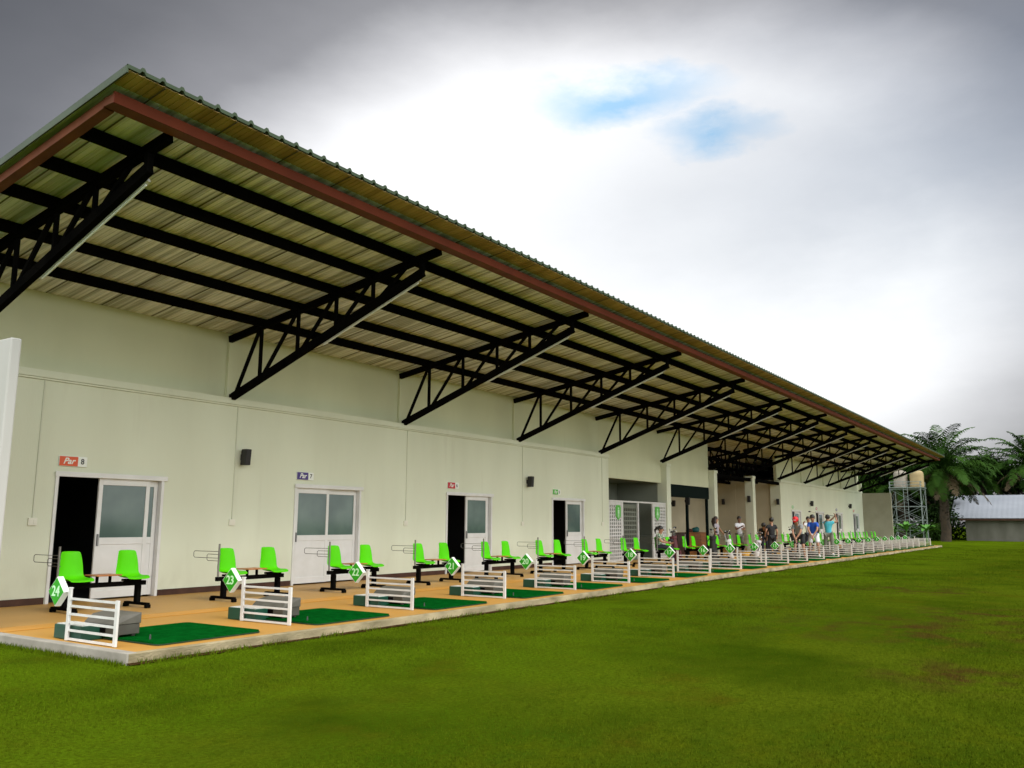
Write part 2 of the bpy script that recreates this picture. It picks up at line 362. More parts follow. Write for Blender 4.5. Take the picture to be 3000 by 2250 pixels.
# ------------------------------------------------------------------ ground
def lawn_material(blades=False):
    m = bpy.data.materials.new('lawn_blade' if blades else 'lawn_ground'); m.use_nodes = True
    nt = m.node_tree; N = nt.nodes; L = nt.links; b = N['Principled BSDF']
    b.inputs['Roughness'].default_value = 1; b.inputs['Specular IOR Level'].default_value = 0
    geo = N.new('ShaderNodeNewGeometry')
    def noise(sc, det, off=0):
        mp = N.new('ShaderNodeMapping'); mp.inputs['Location'].default_value = (off, off * .7, 0); mp.inputs['Scale'].default_value = (1, 1, 0)
        L.new(geo.outputs['Position'], mp.inputs['Vector'])
        n = N.new('ShaderNodeTexNoise'); n.inputs['Scale'].default_value = sc; n.inputs['Detail'].default_value = det; n.inputs['Roughness'].default_value = .6
        L.new(mp.outputs[0], n.inputs['Vector']); return n.outputs['Fac']
    def rmp(x, a, b):
        n = N.new('ShaderNodeMapRange'); n.inputs[1].default_value = a; n.inputs[2].default_value = b; n.clamp = True; L.new(x, n.inputs[0]); return n.outputs[0]
    def mix(f, a, b):
        n = N.new('ShaderNodeMix'); n.data_type = 'RGBA'
        L.new(f, n.inputs[0])
        for i, v in ((6, a), (7, b)):
            if isinstance(v, tuple): n.inputs[i].default_value = (*v, 1)
            else: L.new(v, n.inputs[i])
        return n.outputs[2]
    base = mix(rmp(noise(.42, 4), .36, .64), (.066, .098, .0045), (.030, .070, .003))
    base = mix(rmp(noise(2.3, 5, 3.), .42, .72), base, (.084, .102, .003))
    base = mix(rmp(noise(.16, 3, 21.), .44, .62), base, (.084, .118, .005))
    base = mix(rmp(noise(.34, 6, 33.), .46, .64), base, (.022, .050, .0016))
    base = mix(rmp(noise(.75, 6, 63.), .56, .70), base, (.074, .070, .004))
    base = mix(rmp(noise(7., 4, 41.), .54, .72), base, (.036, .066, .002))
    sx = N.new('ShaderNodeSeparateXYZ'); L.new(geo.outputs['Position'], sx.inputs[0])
    kerb_green = N.new('ShaderNodeMath'); kerb_green.operation = 'MULTIPLY'; L.new(rmp(sx.outputs['Y'], 2.6, 6.2), kerb_green.inputs[0]); L.new(rmp(noise(.55, 5, 51.), .36, .58), kerb_green.inputs[1])  # brighter green towards the kerb, broken up by noise
    base = mix(kerb_green.outputs[0], base, (.086, .152, .004))
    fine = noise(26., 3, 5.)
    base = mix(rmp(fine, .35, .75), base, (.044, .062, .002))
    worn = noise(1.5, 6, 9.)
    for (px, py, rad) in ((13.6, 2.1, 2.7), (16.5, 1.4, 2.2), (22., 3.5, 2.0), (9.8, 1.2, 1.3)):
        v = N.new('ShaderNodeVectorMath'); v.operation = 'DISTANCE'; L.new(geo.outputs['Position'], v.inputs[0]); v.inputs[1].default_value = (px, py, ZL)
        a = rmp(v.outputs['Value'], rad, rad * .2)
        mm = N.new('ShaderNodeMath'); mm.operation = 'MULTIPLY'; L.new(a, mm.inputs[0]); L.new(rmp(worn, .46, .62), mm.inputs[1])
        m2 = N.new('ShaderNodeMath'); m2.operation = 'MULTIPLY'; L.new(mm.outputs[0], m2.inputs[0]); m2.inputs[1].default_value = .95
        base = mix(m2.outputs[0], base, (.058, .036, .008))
    if blades:
        oi = N.new('ShaderNodeTexNoise'); oi.inputs['Scale'].default_value = 90.; L.new(geo.outputs['Position'], oi.inputs['Vector'])
        base = mix(rmp(oi.outputs['Fac'], .45, .75), base, (.085, .110, .006))
    else:
        bp = N.new('ShaderNodeBump'); bp.inputs['Strength'].default_value = .9; bp.inputs['Distance'].default_value = .03
        L.new(noise(55., 4, 1.), bp.inputs['Height']); L.new(bp.outputs[0], b.inputs['Normal'])
    L.new(base, b.inputs['Base Color'])
    if blades:
        b.inputs['Subsurface Weight'].default_value = 0.
    return m
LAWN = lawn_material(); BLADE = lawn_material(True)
gm = MB()
gx = [-700, -300, -120, -60, -30] + [-20 + 2 * i for i in range(66)] + [120, 160, 300, 700]
gy = [-700, -300, -100, -50] + [-30 + 2 * i for i in range(20)] + [20, 40, 80, 200, 700]
for y in gy:
    for x in gx:
        z = ZL + (.022 * math.sin(x * .31 + y * .7) * math.sin(y * .43 - x * .11) if (y < 8 and abs(x) < 120 and y > -30) else 0)
        gm.v.append((x, y, z))
nx = len(gx)
for j in range(len(gy) - 1):
    for i in range(nx - 1): gm.f.append((j * nx + i, j * nx + i + 1, (j + 1) * nx + i + 1, (j + 1) * nx + i))
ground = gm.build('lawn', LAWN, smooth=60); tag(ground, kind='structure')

def grass_mesh():
    """short mown blades, dense in front of the camera and thinner further off, and a ragged fringe along the kerb"""
    P = []
    n = 520000
    d = 4.2 + (rng.random(n) ** 1.75) * 60; a = R(33.7) + (rng.random(n) - .5) * R(78)
    x = d * np.cos(a); y = d * np.sin(a)
    k = (y < YE - .02) & ~((x < 5.3) & (y > YE - .05)); k |= (x < 5.38) & (y < 14)
    x, y, d = x[k], y[k], d[k]
    h = (.008 + .012 * rng.random(len(x))) * (1 + .010 * d); w = (.0018 + .0013 * rng.random(len(x))) * (1 + d * .11)
    P.append((x, y, h, w))
    n = 7000
    x = 5.3 + rng.random(n) ** 1.6 * 58; y = YE - .012 - rng.random(n) ** 2 * .10
    cl = (np.sin(x * 3.1) + np.sin(x * 7.7 + 1) + np.sin(x * 1.3)) > -.4
    x, y = x[cl], y[cl]
    P.append((x, y, (.02 + .06 * rng.random(len(x)) ** 2), (.004 + .003 * rng.random(len(x))) * (1 + x * .03)))
    n = 3500
    y = 8.36 + rng.random(n) * 5.5; x = 5.42 - rng.random(n) ** 2 * .1
    P.append((x, y, .02 + .05 * rng.random(n) ** 2, .004 + .003 * rng.random(n)))
    x, y, h, w = [np.concatenate([p[i] for p in P]) for i in range(4)]
    n = len(x); t = rng.random(n) * 2 * np.pi; lean = (rng.random(n) - .5) * 1.3
    z0 = np.where((y < 8) & (y > -30), ZL + .022 * np.sin(x * .31 + y * .7) * np.sin(y * .43 - x * .11), ZL) - .004
    v = np.zeros((n, 3, 3), np.float32)
    v[:, 0] = np.stack([x - w * np.cos(t), y - w * np.sin(t), z0], 1); v[:, 1] = np.stack([x + w * np.cos(t), y + w * np.sin(t), z0], 1)
    t2 = rng.random(n) * 2 * np.pi
    v[:, 2] = np.stack([x + h * lean * np.cos(t2), y + h * lean * np.sin(t2), z0 + h + .004], 1)
    v = np.ascontiguousarray(v.reshape(-1, 3))
    me = bpy.data.meshes.new('grass'); me.vertices.add(3 * n); me.vertices.foreach_set('co', v.ravel())
    me.loops.add(3 * n); me.loops.foreach_set('vertex_index', np.arange(3 * n, dtype=np.int32))
    me.polygons.add(n); me.polygons.foreach_set('loop_start', np.arange(0, 3 * n, 3, dtype=np.int32)); me.polygons.foreach_set('loop_total', np.full(n, 3, np.int32))
    me.update(calc_edges=True); me.materials.append(BLADE)
    return me
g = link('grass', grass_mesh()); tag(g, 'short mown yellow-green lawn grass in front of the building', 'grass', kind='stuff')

# platform: tan painted floor over a concrete kerb
PX0, PX1 = 5.45, 64.7
pf = MB()
pf.box(PX0 + .012, PX1 - .012, YE + .012, YB, ZL - .2, -.004); floor_o = pf.build('platform', M['floor']); tag(floor_o, kind='structure')
st = MB().box(PX0 + .11, PX1 - .11, 11.15, 11.55, -.001, .004).build('walkway_stripe', mat('orange_floor_stripe', (.56, .265, .045), .5, (.50, .25, .05), 1.2, 6, spec=.12)); tag(st, kind='structure')
st = MB().box(PX0 + .11, 33.3, 11.58, YW - .004, -.001, .0035).build('walkway', mat('walkway_floor', (.47, .265, .075), .5, (.41, .235, .07), .8, 7, spec=.15)); tag(st, kind='structure')
kb = MB(); n = 240; prof = []
xs = [PX0 + (PX1 - PX0) * i / n for i in range(n + 1)]
rnd = [random.uniform(-.006, .006) for _ in xs]
for i, x in enumerate(xs):
    q = rnd[i]; kb.v += [(x, YE + q, ZL - .2), (x, YE + q * .6, -.012), (x, YE + .010 + q * .4, .0), (x, YE + .05, .0005)]
for i in range(n):
    for j in range(3): kb.f.append((4 * i + j, 4 * (i + 1) + j, 4 * (i + 1) + j + 1, 4 * i + j + 1))
kerb = kb.build('platform_kerb', M['concrete'], smooth=40); tag(kerb, kind='structure')
sl_ = MB(); n = 700; xs = [PX0 - .02 + (PX1 - PX0) * (i / n) ** 1.5 for i in range(n + 1)]
for i, x in enumerate(xs):
    w_ = .035 + .03 * (math.sin(x * 2.3) + math.sin(x * 5.9 + 1) + .8 * math.sin(x * 13.7)) / 2 + random.uniform(0, .035)
    sl_.v += [(x, YE + .01, ZL + .024), (x, YE - max(.008, w_), ZL + .010)]
for i in range(n): sl_.f.append((2 * i + 1, 2 * i + 3, 2 * i + 2, 2 * i))
tag(sl_.build('soil_edge', M['soil']), kind='structure')
ek = MB().box(PX0 - .02, PX0 + .10, YE + .002, YB, ZL - .2, .003).box(PX1 - .10, PX1, YE + .002, YB, ZL - .2, .003)
tag(ek.build('platform_end_kerb', M['palecoat'], bev=.012), kind='structure')

# ------------------------------------------------------------------ the building
B = empty('driving_range_building', (0, 0, 0), 0, 'long cream golf range building under a sloping metal roof on black trusses', 'building')
DOORS = [(7.79, 9.72, .74, 'open', 8, 'orange'), (13.03, 14.97, 0, 'shut', 7, 'purple'), (18.36, 20.38, .86, 'open', 6, 'crimson'), (23.85, 25.85, .90, 'open', 5, 'lime'),
         (50.75, 52.6, .62, 'open', 4, 'lime'), (56.0, 57.9, .8, 'open', 3, 'crimson'), (61.2, 63.0, .72, 'open', 2, 'purple'), (66.4, 68.2, .9, 'open', 1, 'orange')]
ZD = 2.10
def holes_for(r): return [(d[0] - .03, d[1] + .03, -.04, ZD + .025) for d in r]
wA = wall_grid([5.6, 27.62], [-.1, 3.66], holes_for(DOORS[:4]), YW, .2)
wA.build('wall', M['wall'], B)
wB = wall_grid([48.75, 69.7], [-.1, 3.66], holes_for(DOORS[4:]), YW, .2)
wB.build('wall', M['wall'], B)
# cornice ledge with two thin shadow grooves
for x0, x1 in ((5.6, 27.66), (48.72, 69.74)):
    MB().box(x0, x1, YW - .05, YU + .02, 3.70, 3.82).box(x0, x1, YW - .03, YU, 3.665, 3.695).build('cornice', M['wall'], B)
# upper walls
up = wall_grid([5.6, 38.2], [3.0, 5.19], [(5.6, 27.62, 3.0, 3.64)], YU, .16); up.build('upper_wall', M['upper'], B)
up = wall_grid([48.75, 69.7], [3.64, 5.19], [], YU, .16); up.build('upper_wall', M['upper'], B)
for k, x in enumerate(TX[1:4] + TX[9:12]):
    MB().box(x - .02, x + .32, YU - .07, YU + .003, 3.825, 5.17).build('pilaster', M['upper'], B)
# back and end walls, room ceilings and partitions
MB().box(5.4, 70.0, YB + .02, YB + .2, -.1, zr(YB) - .03).build('back_wall', M['inner'], B)
for a, b, y in ((5.45, 5.6, YU + .2), (69.7, 69.85, YW + .002)): MB().box(a, b, y, YB, -.1, zr(YB) - .02).build('end_wall', M['wall'], B)
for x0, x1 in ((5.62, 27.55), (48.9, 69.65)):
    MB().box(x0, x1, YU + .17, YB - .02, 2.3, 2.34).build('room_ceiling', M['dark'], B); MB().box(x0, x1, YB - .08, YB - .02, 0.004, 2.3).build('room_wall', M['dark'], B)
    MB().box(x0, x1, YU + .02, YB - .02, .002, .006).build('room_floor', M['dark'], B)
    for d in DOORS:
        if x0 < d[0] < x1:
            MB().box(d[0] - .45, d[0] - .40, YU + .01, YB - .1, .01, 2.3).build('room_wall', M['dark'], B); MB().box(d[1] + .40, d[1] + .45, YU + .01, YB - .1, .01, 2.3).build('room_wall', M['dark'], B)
# skirting between the doors
edges = [5.66] + [v for d in DOORS[:4] for v in (d[0] - .07, d[1] + .07)] + [27.6]
edges2 = [49.0] + [v for d in DOORS[4:] for v in (d[0] - .07, d[1] + .07)] + [69.6]
for e in (edges, edges2):
    for i in range(0, len(e), 2):
        if e[i + 1] > e[i]: MB().box(e[i], e[i + 1], YW - .014, YW - .001, .002, .11).build('skirting', M['skirt'], B)
# open bay columns and lintels
for x0, x1, yf in ((27.62, 27.78, YW), (32.84, 33.24, YW - .05), (38.24, 38.64, YW - .05), (43.74, 44.14, YW - .05)):
    MB().box(x0, x1, yf, YU + .17, -.05, 3.68).box(x0 - .03, x1 + .03, yf - .03, YU + .18, 3.68, 3.80).build('column', M['wall'], B, bev=.008)
MB().box(48.62, 49.0, YW - .012, YU + .35, -.05, 3.66).build('column', M['wall'], B)
MB().box(48.76, 48.92, YU + .36, YB, -.05, 3.80).box(48.74, 48.76, 16.9, 17.3, 0, 3.7).build('foyer_wall', M['inner'], B)
MB().box(33.3, 33.42, YU + .18, YB, -.05, 3.1).build('foyer_wall', M['inner'], B)
MB().box(33.3, 38.23, YU + .02, YU + .12, 2.47, 2.995).build('roller_shutter', M['shutter'], B)
MB().box(35.66, 35.78, YU + .03, YU + .13, 0, 2.47).build('shutter_post', M['shutter'], B)
MB().box(38.0, 38.12, YU + .03, YU + .13, 0, 2.47).build('shutter_post', M['shutter'], B)
MB().box(38.66, 43.72, YW + .02, YW + .14, 3.52, 3.68).build('lintel_beam', M['black'], B)
MB().box(44.16, 48.6, YW + .02, YW + .14, 3.52, 3.68).build('lintel_beam', M['black'], B)
# washroom bay
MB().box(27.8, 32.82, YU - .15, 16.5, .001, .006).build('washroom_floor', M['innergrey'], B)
MB().box(30.1, 31.5, 15.12, 15.16, .01, 2.04).build('washroom_shade_panel', M['dark'], B)  # dark panel added behind the block screen so its holes read as shade
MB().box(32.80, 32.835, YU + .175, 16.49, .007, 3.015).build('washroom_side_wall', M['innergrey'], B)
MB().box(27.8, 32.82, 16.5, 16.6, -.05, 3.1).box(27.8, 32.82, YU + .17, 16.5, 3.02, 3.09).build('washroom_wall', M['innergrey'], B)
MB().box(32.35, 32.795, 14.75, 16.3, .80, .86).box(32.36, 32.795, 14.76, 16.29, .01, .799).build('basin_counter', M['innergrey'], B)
MB().box(28.05, 28.15, 15.6, 15.7, 0, 2.75).build('washroom_post', M['white'], B)
inn = wall_grid([30.12, 31.42], [.007, 2.08], [(30.17 + .155 * i, 30.275 + .155 * i, .12 + .17 * j, .235 + .17 * j) for i in range(8) for j in range(11)], 14.88, .05)
inn.build('washroom_block_screen', M['innergrey'], B)

# roof sheets: ribbed metal
def sheet(prof, pitch, x0, x1, y0, y1, zf, dz, th):
    mb = MB(); x = x0; pr = []
    while x < x1 - 1e-6:
        pr += [(x + dx, z) for dx, z in prof if x + dx < x1]; x += pitch
    pr.append((x1, 0)); k = len(pr)
    for t in (0, th):
        for y in (y0, y1):
            for px, pz in pr: mb.v.append((px, y, zf(y) + dz + pz + t))
    for t in (0, 1):
        q0 = t * 2 * k
        for i in range(k - 1):
            q = (q0 + i, q0 + i + 1, q0 + k + i + 1, q0 + k + i); mb.f.append(q if t else q[::-1])
    for i in range(k - 1):
        mb.f.append((i, i + 1, 2 * k + i + 1, 2 * k + i)); mb.f.append((k + i + 1, k + i, 3 * k + i, 3 * k + i + 1))
    return mb
RX0, RX1 = 4.92, 69.4
fine = [(0, 0), (.030, .0), (.036, .008), (.050, .008), (.056, .0)]
sheet(fine, .0833, RX0, RX1, 8.69, YB + .9, zr, 0, .004).build('ceiling_liner', M['roof'], B)
sheet(fine, .0833, RX0, RX1, 8.375, 8.688, zr, 0, .004).build('eave_lining', M['eave'], B)
sheet([(0, 0), (.150, 0), (.175, .036), (.205, .036), (.230, 0)], .25, RX0 - .01, RX1 + .01, 8.355, YB + .92, zr, .012, .045).build('roof', M['verge'], B)
x = 5.4
SEAM = mat('roof_seam_dark', (.06, .05, .025), .6)
while x < RX1 - .2:
    MB().bar((x, 8.38, zr(8.38) - .003), (x, YU - .01, zr(YU) - .003), .018, .006).build('roof_seam', SEAM, B); x += 1.0
# fascia along the eave and up the gable ends
MB().box(4.99, RX1 - .02, 8.725, 8.92, 5.985, 6.09).build('fascia', M['fascia'], B)
MB().box(4.985, RX1 - .015, 8.695, 8.722, 5.978, 6.112).build('fascia_lip', M['fascia2'], B)
for x in (5.06, RX1 - .09):
    a = (x, 8.925, zr(8.925) - .12); b = (x, YB, zr(YB) - .12)
    MB().bar(a, b, .13, .11).build('gable_fascia', M['fascia'], B)
for x in (RX0 - .012, RX1 + .012):
    MB().bar((x, 8.35, zr(8.35) - .005), (x, YB + .9, zr(YB + .9) - .005), .02, .09).build('verge_trim', M['verge'], B)
# purlins
for y in (9.62, 10.50, 11.42, 12.43, 13.48, 15.2, 16.4, 17.6):
    MB().box(5.09, RX1 - .12, y - .035, y + .035, zr(y) - .165, zr(y) - .004).build('purlin', M['black'], B)
# trusses: parallel top chord under the purlins, raking bottom chord, zig-zag web
NY = [13.48, 12.43, 11.42, 10.50, 9.62]
zt = lambda y: zr(y) - .15
za = lambda y: 3.86 + (14.22 - y) * (5.66 - 3.86) / (14.22 - 9.36)
def truss(x):
    m = MB()
    m.bar((x, 14.44, zt(14.44)), (x, 8.96, zt(8.96)), .09, .13)
    m.bar((x, 14.26, za(14.26)), (x, 9.33, za(9.33)), .09, .14)
    m.bar((x, 9.36, za(9.36) - .06), (x, 9.36, zt(9.36) + .05), .088, .07, (0, 1, 0))
    m.box(x - .05, x + .05, 14.17, 14.32, 3.825, 3.90)
    return m
def web(m, x, a, b): m.bar((x, *a), (x, *b), .055, .055, (1, 0, 0)); return m
t0 = None
for k, x in enumerate(TX):
    if k == 0:
        t0 = truss(0).build('truss', M['black'], B, (x, 0, 0)); segs = []
        segs.append(((14.17, za(14.17) + .05), (NY[0] + .03, zt(NY[0]))))
        for i in range(4):
            segs.append(((NY[i], zt(NY[i])), (NY[i] + .0, za(NY[i] + .0))))
            segs.append(((NY[i] - .06, za(NY[i] - .06)), (NY[i + 1] + .03, zt(NY[i + 1]))))
        for a, b in segs: web(MB(), 0, a, b).build('web_bar', M['black'], t0)
        tt = proto_tree(t0)
    else:
        c = copy_tree(tt, B); c.location = (x, 0, 0)
# trusses over the open foyer
for x in (TX[6], TX[7], 40.4, 45.7):
    m = MB(); m.bar((x, YU + .1, zt(YU)), (x, YB - .05, zt(YB)), .08, .1); m.bar((x, YU + .1, 3.74), (x, YB - .05, 3.74), .08, .12)
    f = m.build('foyer_truss', M['black'], B)
    ys = [YU + .15 + .55 * i for i in range(8)]
    for i, y in enumerate(ys):
        b = MB().bar((x, y, 3.7), (x, y, zt(y)), .05, .05)
        if i < 7: b.bar((x, y, 3.75), (x, ys[i + 1], zt(ys[i + 1])), .04, .04)
        b.build('web_bar', M['black'], f)
for y in (15.6, 17.2):
    m = MB(); m.box(38.3, 48.7, y - .05, y + .05, 3.62, 3.76); m.box(38.3, 48.7, y - .04, y + .04, zt(y) - .3, zt(y) - .2)
    f = m.build('foyer_girder', M['black'], B)
    for i in range(14):
        x = 38.6 + .76 * i
        MB().box(x - .035, x + .035, y - .03, y + .03, 3.7, zt(y) - .2).build('web_bar', M['black'], f)

# doors
def par_sign(x, n, colr, label, far=False):
    s = empty('par_sign', (x, YW - .001, 2.34), 0, label, 'sign', 'par signs above the doors')
    w = .49; pc = MB().box(0, w, -.028, 0, -.085, .085).build('backboard', M['signwhite'], s, bev=.004)
    p = MB().box(.006, .325, -.034, -.0285, -.079, .079).build('colour_panel', M[colr], s)
    me = text_mesh('Par', .145, .002, .35, bold=.003); me.materials.clear(); me.materials.append(M['signwhite'])
    t = link('lettering', me, p); t.matrix_local = Matrix(((1, 0, 0, .165), (0, 0, -1, -.036), (0, 1, 0, .0), (0, 0, 0, 1)))
    me = text_mesh(str(n), .13, .002, bold=.002); me.materials.clear(); me.materials.append(M['ink'])
    t = link('numeral', me, s); t.matrix_local = Matrix(((1, 0, 0, .408), (0, 0, -1, -.030), (0, 1, 0, .0), (0, 0, 0, 1)))
    return s
COLN = dict(orange='orange', purple='dark purple', crimson='crimson', lime='green')
for i, (x0, x1, op, st, n, colr) in enumerate(DOORS):
    m = MB()                                     # frame: two jambs and a head, proud of the wall
    m.box(x0 - .055, x0, YW - .03, YW + .12, 0, ZD + .05).box(x1, x1 + .055, YW - .03, YW + .12, 0, ZD + .05).box(x0, x1, YW - .03, YW + .12, ZD - .012, ZD + .05)
    m.box(x0 - .07, x1 + .11, YW - .045, YW - .031, ZD - .02, ZD + .065)
    d = m.build('door', M['pvc'], B, bev=.004)
    w = (x1 - x0) / 2
    leaves = [(x1 - w - .02, x1 - .01, YW + .07)] + ([(x0 + op, x0 + op + w + .02, YW + .015)] if op else [(x0 + .01, x0 + w + .03, YW + .015)])
    for (a, b, y) in leaves:
        l = MB(); zg0, zg1 = 1.06, 1.97
        l.box(a, a + .075, y, y + .04, .03, ZD - .014).box(b - .075, b, y, y + .04, .03, ZD - .014)
        l.box(a + .075, b - .075, y, y + .04, zg1, ZD - .014).box(a + .075, b - .075, y, y + .04, .94, zg0).box(a + .075, b - .075, y, y + .04, .03, .16)
        l.build('door_leaf', M['pvc'], d, bev=.004)
        MB().box(a + .07, b - .07, y + .012, y + .028, .155, .945).build('door_panel', M['pvc'], d)
        MB().box(a + .07, b - .07, y + .014, y + .026, zg0 - .01, zg1 + .01).build('pane', M['glass'], d)
    hx = x0 + op + .035 if op else x0 + .045
    MB().box(hx - .012, hx + .012, YW - .02, YW + .014, .92, 1.12).build('handle', M['handle'], d)
    pos = 'above the half open door' if st == 'open' else 'above the closed sliding door'
    where = ('near end wall', 'wall', 'wall', 'wall near the washroom', 'far wing beside the foyer', 'far wing', 'far wing', 'far wing, last door')[i]
    par_sign(x0 - .03, n, colr, f'{COLN[colr]} and white sign reading Par {n} above a door, {where}')

# ------------------------------------------------------------------ things on the walls
def speaker(x, y, z, label, rz=0.):
    s = empty('wall_speaker', (x, y, z), rz, label, 'speaker', 'black wall speakers')
    b = MB(); v = [(-.07, -.20), (.07, -.20), (.065, -.05), (.03, -.04), (-.03, -.04), (-.065, -.05)]
    o = len(b.v); 
    for zz, dy in ((-.16, 0), (.16, -.02)):
        for px, py in v: b.v.append((px, py + dy, zz))
    k = len(v); b.f += [tuple(range(k))[::-1], tuple(range(k, 2 * k))] + [(i, (i + 1) % k, k + (i + 1) % k, k + i) for i in range(k)]
    b.build('cabinet', M['speaker'], s, bev=.008)
    g_ = MB(); g_.v += [(-.06, -.208, -.145), (.06, -.208, -.145), (.06, -.227, .145), (-.06, -.227, .145), (-.06, -.201, -.145), (.06, -.201, -.145), (.06, -.219, .145), (-.06, -.219, .145)]
    g_.f += [(0, 1, 2, 3), (4, 7, 6, 5), (0, 4, 5, 1), (1, 5, 6, 2), (2, 6, 7, 3), (3, 7, 4, 0)]
    g_.build('grille_panel', M['grille'], s)
    MB().box(-.03, .03, -.05, -.002, -.06, .06).build('bracket', M['speaker'], s)
    return s
speaker(11.52, YW, 2.64, 'black speaker on the cream wall between the Par 8 and Par 7 signs')
speaker(22.32, YW, 2.60, 'black speaker on the cream wall between the Par 6 and Par 5 signs')
speaker(54.75, YW, 2.62, 'small black speaker on the far wing between its first two doors')
speaker(65.1, YW, 2.65, 'small black speaker on the far wing between its last two doors')
speaker(48.73, 17.6, 2.62, 'black speaker deep inside the foyer on the beige side wall', R(-90))
speaker(43.735, YW + .12, 2.62, 'black speaker on the side of the middle foyer column', R(-90))
speaker(48.615, YW + .1, 2.59, 'black speaker on the grey corner where the far wing begins', R(-90))
speaker(35.55, YU + .1, 2.32, 'black speaker on the dark post under the rolled shutter')
speaker(43.4, YB, 2.42, 'black speaker on the back wall seen over the counter')
for i, (x, lab) in enumerate(((7.42, 'thin conduit and socket beside the open Par 8 door'), (11.36, 'thin conduit and socket below the speaker between Par 8 and Par 7'), (16.66, 'thin conduit and socket between the Par 7 and Par 6 doors'),
                              (22.05, 'thin conduit and socket below the speaker between Par 6 and Par 5'), (27.25, 'thin conduit and socket between the Par 5 door and washroom lattice'))):
    e = empty('wall_socket', (x, YW, 1.33), 0, lab, 'socket', 'sockets with conduits on the cream wall')
    MB().box(-.07, .07, -.03, -.001, -.06, .06).box(-.055, -.01, -.034, -.0305, -.035, .035).box(.01, .055, -.034, -.0305, -.035, .035).build('socket_plate', M['socket'], e, bev=.004)
    MB().box(-.009, .009, -.018, -.001, .062, 2.33).build('conduit', M['conduit'], e)
# batten lamps slung under the bottom chords
lm = empty('batten_lamp', (0, 0, 0), 0, 'x', 'lamp', 'pale batten lamps along the truss chords')
MB().bar((.075, 9.45, za(9.45) - .06), (.075, 11.85, za(11.85) - .06), .045, .045).build('lamp_housing', M['tube'], lm)
MB().tube([(.075, 9.5, za(9.5) - .098), (.075, 11.8, za(11.8) - .098)], .013, 8).build('lamp_tube', M['signwhite'], lm, smooth=50)
lt = proto_tree(lm)
for k, x in enumerate(TX):
    o = lm if k == 0 else copy_tree(lt)
    o.location = (x, 0, 0); o['label'] = f'unlit pale batten lamp under the {ORD[k]} roof truss from the near end'

# lattice screens at the washroom, with green plaques
def lattice(x0, x1, label):
    nc = max(3, round((x1 - x0) / .155)); p = (x1 - x0 - .06) / nc
    hs = [(x0 + .03 + p * i + p * .20, x0 + .03 + p * i + p * .80, .06 + .124 * j, .06 + .124 * j + .086) for i in range(nc) for j in range(16)]
    o = wall_grid([x0, x1], [0, 2.12], hs, YW + .01, .035).build('lattice_screen', M['white'])
    return tag(o, label, 'lattice screen', 'white lattice screens of the washroom')
lattice(27.80, 28.80, 'white perforated lattice screen beside the cream wall of the Par 5 door')
lattice(31.66, 32.80, 'white perforated lattice screen beside the column, behind the seated woman')
ent = empty('washroom_gate', (0, 0, 0), 0, 'white metal door frame with thin posts between the two lattice screens', 'door frame')
MB().box(27.80, 32.82, YW + .005, YW + .06, 2.125, 2.185).build('head_bar', M['white'], ent)
for a, b in ((28.805, 28.93), (30.18, 30.27), (31.53, 31.655)): MB().box(a, b, YW + .005, YW + .06, 0, 2.123).build('post', M['white'], ent)
def plaque(x, label, fem):
    e = empty('washroom_plaque', (x, YW + .008, 1.74), 0, label, 'sign', 'green washroom plaques')
    w, h = .20, .27; m = MB(); pts = [(-w, h * .75), (-w * .55, h), (w * .55, h), (w, h * .75), (w, -h * .45), (0, -h), (-w, -h * .45)]
    for y in (-.022, -.001): m.v += [(a, y, b) for a, b in pts]
    k = len(pts); m.f += [tuple(range(k))[::-1], tuple(range(k, 2 * k))] + [(i, (i + 1) % k, k + (i + 1) % k, k + i) for i in range(k)]
    m.build('plaque_board', M['lime'], e)
    f = MB(); f.ball((0, -.026, .15), .042, 10, (1, .12, 1))
    if fem: f.quad((-.03, -.027, .10), (-.10, -.027, -.06), (.10, -.027, -.06), (.03, -.027, .10)); f.box(-.04, -.015, -.029, -.026, -.18, -.06).box(.015, .04, -.029, -.026, -.18, -.06)
    else: f.box(-.06, .06, -.029, -.026, -.03, .10).box(-.05, -.012, -.029, -.026, -.18, -.03).box(.012, .05, -.029, -.026, -.18, -.03)
    f.build('figure_symbol', M['numeral'], e); return e
plaque(28.50, 'green plaque with pale figure on the lattice by the cream wall', False)
plaque(31.95, 'green plaque with pale figure in a skirt on the lattice by the column', True)

# partition walls closing the platform ends
o = MB().box(5.46, 5.60, 11.45, YW - .002, .004, 3.70).build('partition_wall', M['screenwhite'], bev=.02)
tag(o, 'white partition wall closing the near end of the platform', 'wall')
o = MB().box(69.8, 70.0, 12.25, YW + .3, ZL - .1, 3.72).build('partition_wall', M['endwall_shaded']); tag(o, 'shaded white partition wall beyond the last door of the far wing', 'wall')

